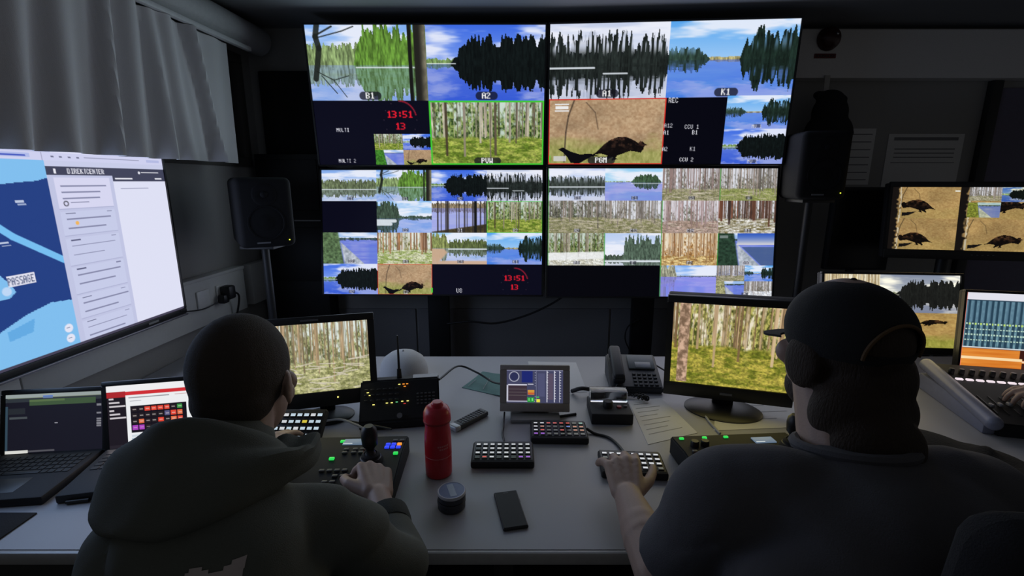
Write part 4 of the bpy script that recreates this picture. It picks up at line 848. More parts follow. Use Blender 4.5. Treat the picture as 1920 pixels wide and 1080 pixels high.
TINB = mat('tin_dark', (.035, .037, .05), .5)
for k, labl in ((0, 'dark round tin underneath the one with the pale lid'), (1, 'round tin with a pale blue lid on top of another tin near the desk edge')):
    t = thing('round_tin', labl, 'tin', I4((-.152+.001*k, 1.062, DZ+.0235*k), 20*k), 'round tins by the bottle')
    obj('body', lathe(B(), [(0, 0), (.032, 0), (.0345, .003), (.0345, .015), (.033, .017)], 36), TINB, t)
    obj('lid', lathe(B(), [(.0345, .0155), (.0355, .017), (.0355, .0215), (.034, .0235), (.032, .0232), (.0315, .0222)], 36), mat('tin_lid_rim', (.50, .50, .55), .35) if k else TINB, t)
    obj('label_disc', lathe(B(), [(0, .0226), (.0318, .0226), (.0318, .0222)], 36), mat('tin_label_blue', (.17, .21, .34), .45, var=.2, scale=30) if k else TINB, t)
    if k: obj('label_band', bx(B(), (0, 0, .0229), (.016, .05, .0003)), mat('tin_label_pale', (.38, .44, .52), .45), t)
a, b_, c, d_ = onz(925, 927), onz(968, 922), onz(992, 992), onz(944, 1000); cc = (a+b_+c+d_)/4; ax = ((a+b_)/2-(c+d_)/2); yaw = math.degrees(math.atan2(-ax.x, ax.y))
t = thing('smartphone', 'black smartphone lying face up near the front edge of the desk', 'phone', I4((cc.x, cc.y, DZ), yaw))
obj('body', bx(B(), (0, 0, .004), (.061, .138, .008), .003, seg=3), BLK, t); obj('glass', bx(B(), (0, 0, .0082), (.056, .132, .0006)), mat('phone_glass', (.006, .006, .007), .45, spec=.2), t); obj('earpiece', bx(B(), (0, .060, .0087), (.012, .0018, .0004)), MATS['badge_grey'], t); obj('side_button', bx(B(), (.0308, .03, .004), (.001, .012, .002)), BLK, t)
a, b_ = onz(852, 806), onz(905, 778); ax = b_-a; yaw = math.degrees(math.atan2(-ax.x, ax.y))
t = thing('remote_control', 'slim dark remote control with a silver end lying beside the red bottle', 'remote', I4(((a.x+b_.x)/2, (a.y+b_.y)/2, DZ), yaw))
L_ = ax.length+.02
obj('body', bx(B(), (0, 0, .009), (.042, L_, .018), .006, seg=3), mat('remote_charcoal', (.05, .052, .055), .45), t); obj('end_cap', bx(B(), (0, -L_/2+.012, .0092), (.0424, .026, .0182), .006, seg=3), mat('remote_silver', (.45, .46, .48), .35, .3), t)
for j in range(9):
    for i in range(3): obj('button', bx(B(), (-.011+.011*i, -L_/2+.038+.0125*j, .0185), (.0075, .0075, .003), .001, seg=1), mat('remote_button', (.12, .12, .13), .6), t)

# ---------------------------------------------------------------- small touch monitor
M = I4((.079, 1.55, .846), -1.5, -14)
t = screen('touch_monitor', 'small grey touch monitor with a control page on a low stand, mid desk', M, .195, .113, touch_ui(76, 130), (.023, .023, .018, .030), .022, 'monitor')
for ch in t.children:
    if ch.name.startswith('bezel') or ch.name.startswith('casing'): ch.data.materials[0] = mat('taupe_plastic', (.36, .33, .30), .5, bump=.03)
inv = M.inverted()
bm = bx(B(), (0, 0, 0), (.10, .05, .03), .006); bmesh.ops.transform(bm, matrix=inv @ Matrix.Translation((.08, 1.575, .768)), verts=bm.verts); obj('neck', bm, BLK, t)
bm = bx(B(), (0, 0, 0), (.17, .12, .014), .005); bmesh.ops.transform(bm, matrix=inv @ Matrix.Translation((.08, 1.545, .747)), verts=bm.verts); obj('foot', bm, mat('foot_grey', (.22, .22, .21), .5), t)

# ---------------------------------------------------------------- telephone
M = I4((.502, 1.72, DZ), -4)
t = thing('desk_telephone', 'dark office desk telephone with a handset at the back of the desk', 'telephone', M)
TEL = mat('telephone_slate', (.035, .038, .045), .5, bump=.03)
prism_bm = B(); prism(prism_bm, [(0, 0), (.20, 0), (.20, .085), (.185, .09), (0, .025)], .20, Matrix(((0, 0, 1, -.12), (1, 0, 0, 0), (0, 1, 0, 0), (0, 0, 0, 1)))); bmesh.ops.bevel(prism_bm, geom=prism_bm.edges[:], offset=.005, segments=2, affect='EDGES'); obj('housing', prism_bm, TEL, t)
SL = math.atan(.065/.185); S = lambda x, v, up=0: Matrix.Translation((x, v*.185, .0255+v*.065+up)) @ Matrix.Rotation(SL, 4, 'X')
obj('display_hood', bx(B(), (0, 0, 0), (.105, .085, .006), .003), mat('tel_blue_grey', (.16, .19, .21), .45), t, M=S(.015, .74, .003)); obj('status_display', bx(B(), (0, 0, 0), (.062, .034, .003), .001), mat('tel_lcd', (.30, .32, .36), .3), t, M=S(.02, .62, .007))
kb = None
for j in range(4):
    for i in range(5):
        Mk = S(-.022+.02*i, .08+.10*j, .002)
        if kb is None: kb = obj('key', bx(B(), (0, 0, 0), (.014, .011, .005), .0015, seg=1), mat('tel_key', (.06, .065, .075), .5), t, M=Mk)
        else: o = kb.copy(); COL.objects.link(o); o.parent = t; o.matrix_local = Mk
bm = B(); bx(bm, (0, 0, .010), (.045, .19, .026), .011, seg=3); bx(bm, (0, .075, -.004), (.048, .045, .03), .010, seg=3); bx(bm, (0, -.075, -.004), (.048, .045, .03), .010, seg=3); obj('handset', bm, mat('handset_black', (.02, .02, .023), .5), t, M=S(-.088, .52, .022))
bm = tube(B(), [M @ Vector((.08, .15, .06)), M @ Vector((.14, .13, .03)), (.70, 1.83, DZ+.006), (.80, 1.75, DZ+.006)], .0035); tag(obj('telephone_lead', bm, mat('lead_grey', (.25, .25, .26), .6)), 'grey lead running from the desk telephone towards the square monitor', 'cable')
# coiled handset cord
pts = smooth_path([M @ Vector((-.09, .0, .03)), (.40, 1.70, DZ+.02), (.44, 1.69, DZ+.016), (.48, 1.675, DZ+.016), (.50, 1.645, DZ+.016), (.46, 1.66, DZ+.018)], 26); co = []
for i, p in enumerate(pts): co.append(p+Vector((math.cos(i*.9)*.007, math.sin(i*.9)*.004, math.sin(i*.9)*.007)))
tag(obj('handset_cord', tube(B(), co, .0028, 6, 0), BLK), 'coiled black handset cord bunched in front of the telephone', 'cord')
tag(obj('headset_cable', tube(B(), [onz(1072, 737)+Vector((0, 0, .008)), onz(1090, 742)+Vector((0, 0, .03)), onz(1108, 740)+Vector((0, 0, .02)), onz(1118, 750)+Vector((0, 0, .03)), onz(1135, 745)+Vector((0, 0, .012)), onz(1150, 757)+Vector((0, 0, .012))], .008), BLKM), 'thick black cable lump between touch monitor and telephone', 'cable')
# ---------------------------------------------------------------- talkback box
M = I4((.337, 1.475, DZ), -2)
t = thing('talkback_box', 'black box with a round knob and a clear cover in front of the telephone', 'control box', M)
obj('housing', bx(B(), (0, .07, .02), (.140, .14, .040), .004), BLKM, t)
obj('knob', lathe(B(), [(.017, 0), (.017, .018), (.014, .022), (0, .022)], 28, (-.008, .055, .04)), BLK, t); obj('red_button', lathe(B(), [(.008, 0), (.008, .005), (0, .006)], 20, (.03, .05, .04)), mat('button_red', (.35, .02, .02), .4), t)
obj('switch', bx(B(), (.052, .055, .043), (.012, .01, .006), .002), MATS['badge_grey'], t)
bm = bx(B(), (0, .105, .062), (.13, .05, .042), .004); obj('clear_cover', bm, mat('clear_acrylic', (.9, .92, .95), .08, trans=1.0, var=.0), t)

# ---------------------------------------------------------------- papers
PAP = mat('paper_white', (.72, .71, .70), .85)
def sheet(label, P, name='paper_sheet', m=None, th=.0012, lines=0, z=0, curl=.0):
    o = thing(name, label, 'paper', Matrix.Translation((P[0].x, P[0].y, DZ+z)))
    bm = B(); n = 8; Q = [[None]*(n+1) for _ in range(n+1)]
    for j in range(n+1):
        for i in range(n+1):
            u, v = i/n, j/n; p = (P[0]*(1-u)+P[1]*u)*(1-v)+(P[3]*(1-u)+P[2]*u)*v
            Q[j][i] = bm.verts.new((p.x-P[0].x, p.y-P[0].y, th+curl*(u*u*.6+max(0, v-.7)*.8)))
    for j in range(n):
        for i in range(n): bm.faces.new((Q[j][i], Q[j+1][i], Q[j+1][i+1], Q[j][i+1]))
    shell(bm, th); obj('sheet', bm, m or PAP, o)
    for k in range(lines):
        v = .12+.8*k/lines; a = P[0]*(1-v)+P[3]*v; b = P[1]*(1-v)+P[2]*v; d = b-a; q0 = a+d*.1; q1 = a+d*(.5+.35*((k*37) % 10)/10); c = (q0+q1)/2
        Mr = Matrix.Translation((c.x-P[0].x, c.y-P[0].y, th+.0006+curl*.3)) @ Matrix.Rotation(math.atan2(d.y, d.x), 4, 'Z')
        obj('printed_line', bx(B(), (0, 0, 0), ((q1-q0).length, .0022, .0003), 0, Mr), mat('print_pale', (.42, .42, .43), .8), o)
sheet('white printed sheet on the desk between the talkback box and a control panel', [onz(1178, 752), onz(1241, 747), onz(1308, 812), onz(1215, 834)], lines=8)
sheet('blank white sheet lying behind the small touch monitor', [onz(990, 678), onz(1080, 680), onz(1101, 735), onz(1000, 737)])
sheet('white sheet under the square monitor beside the cap wearer', [onz(1343, 758), onz(1520, 752), onz(1520, 800), onz(1338, 808)], lines=3)
sheet('pale document corner by the mixing console cheek', [onz(1722, 700), onz(1760, 698), onz(1768, 706), onz(1722, 712)])
sheet('folded teal leaflet lying left of the touch monitor', [onz(866, 727), onz(905, 700), onz(940, 706), onz(940, 744)], 'leaflet', mat('leaflet_teal', (.12, .26, .24), .7, var=.2, scale=25), .002, curl=.012, lines=2)

# ---------------------------------------------------------------- mixing console at the right
M = I4((1.80, 1.34, DZ), -14)
t = thing('mixing_console', 'mixing console with a row of lit white keys and a rounded blue grey side cheek', 'console', M)
prism_bm = B(); prism(prism_bm, [(0, 0), (.40, 0), (.40, .10), (.33, .095), (0, .045)], .56, Matrix(((0, 0, 1, -.25), (1, 0, 0, 0), (0, 1, 0, 0), (0, 0, 0, 1)))); bmesh.ops.bevel(prism_bm, geom=prism_bm.edges[:], offset=.004, segments=2, affect='EDGES'); obj('housing', prism_bm, PANEL, t)
bm = B(); caps(bm, (-.268, .0, .046), (-.268, .385, .095), .024, .024, 20); bx(bm, (-.268, .2, .03), (.036, .38, .06), .006); obj('side_cheek', bm, mat('cheek_blue_grey', (.22, .23, .30), .35), t)
zc = lambda y: .045+.05*y/.33+.002
k0 = n0 = f0 = None
for i in range(16):
    x = -.225+.032*i
    a = Matrix.Translation((x, .265, zc(.265)+.003)); b = Matrix.Translation((x, .315, zc(.315)+.007)); c = Matrix.Translation((x, .09+.03*((i*7) % 5)/5, zc(.1)+.006)); d = Matrix.Translation((x, .11, zc(.11)))
    if k0 is None:
        k0 = obj('lit_key', bx(B(), (0, 0, 0), (.022, .012, .006), .0015, seg=1), glow('key_pinkish_white', (242, 226, 234), 1), t, M=a)
        n0 = obj('rotary_knob', lathe(B(), [(.009, -.008), (.009, .008), (.007, .011), (0, .011)], 16), BLK, t, M=b)
        f0 = obj('fader_cap', bx(B(), (0, 0, 0), (.011, .022, .012), .003, seg=1), mat('fader_grey', (.2, .2, .21), .5), t, M=c); s0 = obj('fader_slot', bx(B(), (0, 0, 0), (.003, .11, .002), 0, Matrix.Rotation(.15, 4, 'X')), BLK, t, M=d)
    else:
        for q, Mq in ((k0, a), (n0, b), (f0, c), (s0, d)): o = q.copy(); COL.objects.link(o); o.parent = t; o.matrix_local = Mq
# black jacket dropped on the desk
bm = B(); r = random.Random(8)
for (x, y, z, a, b, c) in ((1.20, 1.28, .76, .17, .15, .035), (1.30, 1.20, .76, .15, .13, .035), (1.12, 1.38, .76, .14, .11, .03), (1.30, 1.10, .76, .2, .12, .035), (1.44, 1.05, .76, .13, .09, .035), (1.12, 1.16, .76, .14, .13, .035)): uvs(bm, (x, y, z), (a, b, c))
for k in range(9): p = Vector((1.08+.3*r.random(), 1.06+.30*r.random(), .785)); q = p+Vector((r.uniform(-.13, .13), r.uniform(-.1, .1), -.01)); caps(bm, p, q, .022, .018)
def flat(co): co[:, 2] = np.maximum(co[:, 2], DZ+.0005); return co
j = fuse('black_jacket', bm, .01, mat('jacket_black', (.006, .006, .007), 1.0, bump=.4, scale=150), None, 5, post=flat); tag(j, 'crumpled black jacket lying on the desk next to the console cheek', 'jacket')

# ---------------------------------------------------------------- loose cables
def cable(label, pts, r=.0035, m=None, name='cable'):
    tag(obj(name, tube(B(), pts, r), m or BLK), label, 'cable')
D = lambda x, y, z=.004: onz(x, y)+Vector((0, 0, z))
cable('black cable from the red-keyed keypad to the keypad under the hand', [Vector((.243, 1.43, DZ+.012)), D(1115, 815), D(1140, 822), D(1158, 836), Vector((.335, 1.284, DZ+.012))], .0045)
cable('thin black cable dropping from the touch monitor to the keypad near the phone', [D(946, 783, .02), D(944, 800), D(942, 815), D(945, 828), Vector((-.03, 1.336, DZ+.012))], .003)
cable('black cable arching from the intercom base to the touch monitor', [Vector((-.26, 1.60, DZ+.11)), D(860, 712, .06), D(895, 716, .04), D(925, 730, .03), Vector((-.02, 1.585, DZ+.10))], .004)
cable('black cable with a plug lying right of the touch monitor stand', [D(1035, 785), D(1055, 782), D(1080, 778)], .0045)
cable('pale grey cable hanging below the square monitor', [D(1312, 772), D(1322, 782), D(1332, 795), D(1350, 815)], .004, mat('cable_pale', (.4, .4, .4), .6))
cable('dark cable curling under the square monitor foot', [D(1350, 775), D(1372, 787), D(1395, 785), D(1410, 776)], .003)
cable('pair of pale leads behind the joystick panel', [D(608, 800, .02), D(640, 802, .03), D(668, 812, .03), D(690, 818, .02)], .004, MATS['cable_pale'])
cable('black cable crossing behind the joystick panel', [D(615, 795, .02), D(655, 800, .02), D(700, 808, .02), D(735, 815, .02)], .0035)
P = lambda Y, o, z: lw3(Y, o, z)
t = thing('power_plug', 'black power plug with its cable in the wall trunking socket', 'plug')
obj('plug_body', wbox(B(), 2.355, 2.41, .955, 1.025, .06, .115, .012), BLK, t); obj('plug_body', wbox(B(), 2.33, 2.375, .94, .985, .06, .10, .01), BLK, t)
obj('lead', tube(B(), [P(2.40, .09, .99), P(2.44, .10, .96), P(2.45, .08, .88), P(2.42, .07, .80), P(2.40, .06, .70)], .005), BLK, t)
cable('thin dark lead from the television to the trunking socket', [P(2.02, .11, .99), P(2.10, .08, .965), P(2.22, .07, .945), P(2.31, .075, .955)], .003)
# ---------------------------------------------------------------- people
SKIN = mat('skin', (.38, .255, .20), .55, bump=.08, scale=300, var=.08)
def local(bm, M, fn):
    n = len(bm.verts); fn(bm); bm.verts.ensure_lookup_table(); bmesh.ops.transform(bm, matrix=M, verts=bm.verts[n:])
def head_solids(b):
    uvs(b, (0, -.008, .022), (.076, .096, .096)); uvs(b, (0, .022, -.045), (.062, .072, .080)); uvs(b, (0, .055, -.085), (.036, .034, .030))
    uvs(b, (0, .070, .018), (.050, .024, .016)); caps(b, (0, .088, .008), (0, .108, -.030), .009, .014, 12); uvs(b, (0, .088, -.062), (.026, .012, .012)); uvs(b, (0, .086, -.05), (.024, .012, .006))
    for s in (-1, 1):
        uvs(b, (s*.045, .062, -.028), (.024, .022, .024)); M = Matrix.Rotation(s*.35, 4, 'Z') @ Matrix.Rotation(-.2, 4, 'X'); uvs(b, (s*.081, -.008, -.016), (.007, .020, .033), M); uvs(b, (s*.077, .004, -.028), (.010, .012, .018))
def eyes(t, Mh):
    for s in (-1, 1): obj('eye', uvs(B(), Mh @ Vector((s*.032, .073, .0)), .0125, u=14, v=10), mat('eye_white', (.6, .58, .56), .2), t)
def hand(b, wrist, f, n, thumb, curl, spread=(.16, .03, -.07, -.2), tcurl=.5, base=.0, scale=1.0, tout=.75):
    """wrist, f = direction of the fingers, n = normal out of the back of the hand, thumb = direction towards the thumb side"""
    w = Vector(wrist); f = Vector(f).normalized(); th = (Vector(thumb)-f*Vector(thumb).dot(f)).normalized(); n = Vector(n); n = (n-f*n.dot(f)-th*n.dot(th)).normalized(); k = scale
    offs = (.030, .011, -.009, -.028); ln = (.070, .078, .072, .056); kn = (.088, .092, .088, .080)
    knu = []
    for i in range(4):
        p = w+f*(kn[i]*k)+th*(offs[i]*k)+n*(.004*k*(1-abs(i-1.3)*.6)); knu.append(p)
        caps(b, w+f*.012*k+th*(offs[i]*.62*k), p, .0155*k, .0112*k, 12)
    caps(b, w+f*.03*k+th*.02*k-n*.008*k, w+f*.06*k+th*.024*k-n*.006*k, .016*k, .013*k, 12); caps(b, w+f*.03*k-th*.018*k-n*.006*k, w+f*.07*k-th*.022*k-n*.004*k, .014*k, .012*k, 12)
    for i in range(4):
        d = (f*math.cos(spread[i])+th*math.sin(spread[i])).normalized(); p = knu[i]; a = base; cs = curl[i] if hasattr(curl, '__len__') else curl
        for s, (q, r0, r1) in enumerate(((.46, .0102, .0092), (.30, .0092, .0085), (.24, .0085, .0072))):
            a += cs*(1.0, 1.15, .7)[s]; v = d*math.cos(a)-n*math.sin(a); e = p+v*(ln[i]*q*k); caps(b, p, e, r0*k, r1*k, 12); p = e
    p = w+f*.022*k+th*.026*k-n*.006*k; d = (f*(1-tout*.55)+th*tout-n*.25).normalized()
    for s, (q, r0, r1) in enumerate(((.042, .0145, .012), (.032, .0118, .0102), (.026, .0102, .008))):
        e = p+d*(q*k); caps(b, p, e, r0*k, r1*k, 12); p = e; d = (d-th*tcurl*.55+f*.25-n*.18*tcurl).normalized()

# ---- man in the grey green hoodie
t = thing('person', 'man with cropped hair in a grey green hoodie, seated at the joystick panel', 'person', loc=(-.45, .42, 0)); T = t; T0 = Matrix.Translation((.45, -.42, 0))
def done(o): o.matrix_local = T0; return o
Mh = I4((-.455, .765, 1.212), 3, -4) @ Matrix.Scale(.92, 4)
b = B(); local(b, Mh, head_solids)
caps(b, (-.455, .735, 1.17), (-.45, .675, 1.05), .054, .064); uvs(b, (-.452, .60, .93), (.15, .09, .18))
SR, ER, WR = (-.292, .69, .988), (-.215, .80, .80), (-.312, .990, .822)
SL_, EL, WL = (-.575, .67, 1.030), (-.615, .90, .855), (-.69, 1.17, .825)
caps(b, SR, ER, .045, .038); caps(b, ER, WR, .036, .026); caps(b, SL_, EL, .045, .038); caps(b, EL, WL, .036, .026)
hand(b, WR, (-.30, .80, .10), (.45, -.30, .85), (-.85, -.2, .35), (.95, 1.05, 1.1, 1.1), tcurl=.9, scale=1.14, tout=.6)
hand(b, WL, (.10, .98, -.02), (0, .1, 1), (1, -.1, .1), (.25, .3, .35, .4), scale=1.0)
done(fuse('body', b, .0042, SKIN, t, 5)); 
for s in (-1, 1): pass
eyes(t, Mh)
for ch in list(t.children):
    if ch.name.startswith('eye'): done(ch)
b = B(); local(b, Mh, lambda q: (uvs(q, (0, -.014, .027), (.081, .099, .098)), uvs(q, (0, -.045, -.022), (.069, .062, .055)), uvs(q, (0, -.055, -.058), (.05, .042, .03)))); done(fuse('hair', b, .005, mat('hair_cropped_brown', (.055, .042, .032), .85, bump=.8, scale=500), t, 4))
HOOD = mat('hoodie_grey_green', (.105, .113, .098), .95, bump=.35, scale=600, var=.1)
b = B()
uvs(b, (-.455, .60, .93), (.18, .135, .20)); uvs(b, (-.455, .52, .74), (.18, .145, .22)); uvs(b, (-.455, .46, .60), (.19, .16, .16)); uvs(b, (-.45, .62, 1.035), (.135, .095, .09)); caps(b, (-.53, .64, 1.035), (-.37, .64, 1.02), .066, .062); caps(b, (-.45, .66, 1.06), (-.45, .69, 1.12), .085, .07)
caps(b, (-.54, .65, 1.02), SL_, .068, .066); caps(b, (-.36, .655, 1.01), SR, .064, .062)
caps(b, SR, ER, .062, .052); caps(b, ER, Vector(ER).lerp(Vector(WR), .55), .052, .046); caps(b, SL_, EL, .066, .055); caps(b, EL, Vector(EL).lerp(Vector(WL), .85), .058, .046)
def folds(co):
    x, y, z = co[:, 0], co[:, 1], co[:, 2]
    k = lambda p: (1-np.abs(np.sin(p)))**3
    d = .004*np.sin(z*46+x*21+3*np.sin(x*13))+.004*np.sin(x*40-z*28)-.008*k(z*13+x*9+1.2*np.sin(x*11))-.006*k(x*12-z*10+.8*np.sin(z*14))
    c = np.stack([x+.455, y-.62, z*0], 1); c /= np.linalg.norm(c, axis=1)[:, None]+1e-6
    return co+c*d[:, None]
hoodie = done(fuse('hoodie', b, .0075, HOOD, t, 9, post=folds))
# hood lying in a roll round the neck and draped down the back
b = B(); na, ns = 72, 22; HV = []
for k in range(na+1):
    a = math.radians(-205+k*230/na); c, sb = math.cos(a), max(0, -math.sin(a)); cr, cl = max(0, c), max(0, -c)
    zt = 1.142+.070*sb**.8-.012*cr; rh = .168-.045*cr-.004*sb; zh = 1.078+.030*cr+.022*sb
    prof = smooth_path([(.056, 0, zt-.06), (.064, 0, zt-.012), (.082, 0, zt), (.102, 0, zt-.016), (.102+(rh-.102)*.55+.012*cr, 0, zt+(zh-zt)*(.40-.05*cr)), (rh, 0, zh+.012), (rh-.004, 0, zh-.008), (rh-.03, 0, zh-.022)], 4); row = []
    for q, p in enumerate(prof):
        f = q/len(prof); w1 = math.sin(3.1*a+9*f)+.7*math.sin(5.3*a-7*f+1); w2 = math.sin(2.2*a+14*f+.7)
        r_ = p.x+.0035*w1*min(1, f*3)+.004*w2*f; z_ = p.z+.004*w2*min(1, f*2.5)-.006*max(0, math.sin(4.1*a+5*f))**6*f
        row.append(b.verts.new((-.450+math.cos(a)*r_*1.04, .688+math.sin(a)*r_*.97, z_)))
    HV.append(row)
for k in range(na):
    for q in range(len(HV[0])-1): b.faces.new((HV[k][q], HV[k+1][q], HV[k+1][q+1], HV[k][q+1]))
shell(b, .006); bmesh.ops.smooth_vert(b, verts=b.verts, factor=.4, use_axis_x=True, use_axis_y=True, use_axis_z=True)
hd = obj('hood', b, HOOD, t); hd.data.polygons.foreach_set('use_smooth', [True]*len(hd.data.polygons)); done(hd)
b = B(); lathe(b, [(.047, -.02), (.05, -.01), (.05, .02), (.046, .025), (.042, .02), (.042, -.02)], 24); Wv = (Vector(WR)-Vector(ER)).normalized(); bmesh.ops.transform(b, matrix=Matrix.Translation(Vector(ER).lerp(Vector(WR), .57)) @ Wv.to_track_quat('Z', 'Y').to_matrix().to_4x4(), verts=b.verts); done(obj('cuff', b, mat('cuff_dark', (.05, .055, .05), .95, bump=.4, scale=500), t))
def legs(px, py, z=.52, dx=.10, name_m='trousers_dark', knee=(.0, .42)):
    q = B(); uvs(q, (px, py, z+.03), (.19, .16, .12))
    for s in (-1, 1): caps(q, (px+s*dx, py, z), (px+s*(dx+.05), py+knee[1], z+.03), .088, .068); caps(q, (px+s*(dx+.05), py+knee[1], z+.02), (px+s*(dx+.04), py+knee[1]-.06, .10), .066, .048)
    return q
def shoes(t, px, py, dx=.15, fn=None):
    for s in (-1, 1):
        q = B(); caps(q, (px+s*(dx-.01), py+.33, .05), (px+s*(dx+.01), py+.50, .040), .045, .038); o = fuse('shoe', q, .008, mat('shoe_black', (.02, .02, .022), .6), t, 3, post=lambda co: np.stack([co[:, 0], co[:, 1], np.maximum(co[:, 2], .001)], 1)); fn(o)
done(fuse('trousers', legs(-.455, .43, .555), .012, mat('trousers_dark', (.03, .032, .04), .9, bump=.3, scale=400), t, 6)); shoes(t, -.455, .43, fn=done)
# printed patch on the back of the hoodie
bpy.context.view_layer.update()
def patch(x0, x1, y0, y1, mt, name, edge, host, nx=70, ny=50):
    """flat print laid on the cloth: points found on the cloth by looking along a fixed direction, lifted 1.5 mm"""
    bm = B(); V = {}; inv = host.matrix_world.inverted()
    for j in range(ny+1):
        for i in range(nx+1):
            u, v = i/nx, j/ny
            if not edge(u, v): continue
            P0 = Vector((x0+(x1-x0)*u, .10, y0+(y1-y0)*v)); ok, p, n, _ = host.ray_cast(inv @ P0, (inv.to_3x3() @ Vector((0, 1, 0))).normalized())
            if ok: V[i, j] = bm.verts.new(host.matrix_world @ (p+n*.0015))
    for j in range(ny):
        for i in range(nx):
            q = [V.get(k) for k in ((i, j), (i+1, j), (i+1, j+1), (i, j+1))]
            if all(q): bm.faces.new(q)
    if len(bm.faces): shell(bm, .001)
    return done(obj(name, bm, mt, T))
patch(-.412, -.345, .88, 1.070, mat('print_offwhite', (.52, .45, .44), .85), 'back_print', lambda u, v: v < .95+.02*math.sin(u*9) and u > .10*(1-v) and u < 1-.25*(1-v), hoodie)

# ---- man in the dark T-shirt and cap
t = thing('person', 'man in a dark T-shirt and black cap, seated with one hand on a keypad', 'person', loc=(.525, .42, 0)); T0 = Matrix.Translation((-.525, -.42, 0))
Mh = I4((.542, .755, 1.276), 9, -2) @ Matrix.Scale(.95, 4)
SL2, EL2, WL2 = (.335, .66, 1.055), (.285, .775, .805), (.274, 1.000, .812)
SR2, ER2, WR2 = (.718, .655, 1.045), (.84, .74, .82), (.78, .97, .795)
b = B(); local(b, Mh, head_solids); caps(b, (.535, .745, 1.21), (.520, .64, 1.06), .060, .07); uvs(b, (.525, .58, .93), (.15, .09, .18))
caps(b, SL2, EL2, .050, .043); caps(b, EL2, (Vector(EL2)*.45+Vector(WL2)*.55), .050, .046); caps(b, (Vector(EL2)*.6+Vector(WL2)*.4), WL2, .049, .032); caps(b, SR2, ER2, .05, .043); caps(b, ER2, WR2, .043, .029)
hand(b, WL2, (.06, .95, .24), (-.12, -.2, 1), (1, -.05, .05), (.42, .44, .44, .36), spread=(.13, .02, -.13, -.45), tcurl=.2, scale=1.2, tout=.55, base=.05)
hand(b, WR2, (-.1, .98, -.05), (0, .05, 1), (-1, 0, 0), .3)
done(fuse('body', b, .0042, SKIN, t, 5)); eyes(t, Mh)
for ch in list(t.children):
    if ch.name.startswith('eye'): done(ch)
HAIR2 = mat('hair_dark_brown', (.028, .016, .009), .8, bump=.7, scale=350, stretch=(1, 1, .25))
b = B(); local(b, Mh, lambda q: (uvs(q, (0, -.016, .022), (.079, .098, .092)), uvs(q, (.012, -.050, -.045), (.076, .060, .072)), uvs(q, (.018, -.062, -.10), (.072, .052, .06)), uvs(q, (.022, -.066, -.14), (.066, .045, .05)), uvs(q, (.074, -.008, -.03), (.016, .045, .055)), uvs(q, (-.079, -.010, -.022), (.014, .038, .047)), uvs(q, (.0, .03, -.09), (.058, .06, .048)), uvs(q, (.0, .062, -.10), (.036, .032, .03)))); uvs(b, (.542, .690, 1.185), (.076, .05, .075)); uvs(b, (.548, .655, 1.145), (.072, .045, .06)); uvs(b, (.55, .64, 1.12), (.062, .04, .045)); done(fuse('hair', b, .005, HAIR2, t, 4, label='dark brown hair and beard'))
CAPM = mat('cap_black_cotton', (.008, .008, .009), .9, bump=.3, scale=500)
def cap_dome(q):
    nu, nv = 64, 20; V = {}
    for j in range(nv+1):
        el = math.radians(-22+112*j/nv)
        for i in range(nu):
            a = 2*math.pi*i/nu; back = math.exp(-((a-1.5*math.pi)/.6)**2)
            r = 1+.012*math.cos(a*3)**8
            V[i, j] = q.verts.new((math.cos(el)*math.cos(a)*.0885*r, -.012+math.cos(el)*math.sin(a)*.104*r, .030+math.sin(el)*.086)) if j < nv or i == 0 else V[0, nv]
    for j in range(nv):
        for i in range(nu):
            a = 2*math.pi*(i+.5)/nu-1.5*math.pi; el = -22+112*(j+.5)/nv
            if (a/.60)**2+((el+16)/38)**2 < 1 and el > -13: continue
            f = []
            for k in ((i, j), ((i+1) % nu, j), ((i+1) % nu, j+1), (i, j+1)):
                if V[k] not in f: f.append(V[k])
            q.faces.new(f)
    shell(q, .003)
b = B(); cap_dome(b); bmesh.ops.transform(b, matrix=Mh, verts=b.verts); cp = done(obj('cap', b, CAPM, t))
b = B(); tube(b, [Mh @ Vector((math.cos(a)*.0905*math.cos(e), -.012+math.sin(a)*.106*math.cos(e), .030+math.sin(e)*.088)) for a, e in [(math.radians(270+35*math.cos(s)), math.radians(-15+37*math.sin(s))) for s in [math.pi*k/14 for k in range(15)]]], .0028, 8, 2)
o = obj('opening_seam', b, mat('cap_seam_brown', (.10, .055, .02), .8), cp)
b = B(); lathe(b, [], 8) if False else None
pts_i = [(math.sin(a)*.090, -.012+math.cos(a)*.112) for a in [math.radians(-58+116*i/14) for i in range(15)]]; pts_o = [(math.sin(a)*.078, .070+math.cos(a)*.075) for a in [math.radians(80-160*i/14) for i in range(15)]]
prism(b, pts_i+pts_o, .004, Mh @ Matrix.Translation((0, 0, .012)) @ Matrix.Rotation(-.18, 4, 'X')); obj('visor', b, CAPM, cp)
uq = uvs(B(), Mh @ Vector((0, -.012, .114)), .006, u=10, v=6); obj('top_button', uq, CAPM, cp)
for s in (-1, 1): pass
TEE = mat('tshirt_dark_navy', (.080, .078, .088), .92, bump=.3, scale=500, var=.1)
b = B()
uvs(b, (.525, .58, .93), (.225, .15, .22)); uvs(b, (.525, .565, .74), (.22, .135, .24)); uvs(b, (.525, .56, .62), (.20, .135, .14)); uvs(b, (.525, .605, 1.065), (.185, .105, .085)); caps(b, (.40, .635, 1.085), (.65, .635, 1.08), .064, .064); uvs(b, (.522, .63, 1.11), (.10, .085, .05)); uvs(b, (.60, .53, .98), (.15, .09, .12)); uvs(b, (.45, .53, .98), (.15, .09, .12))
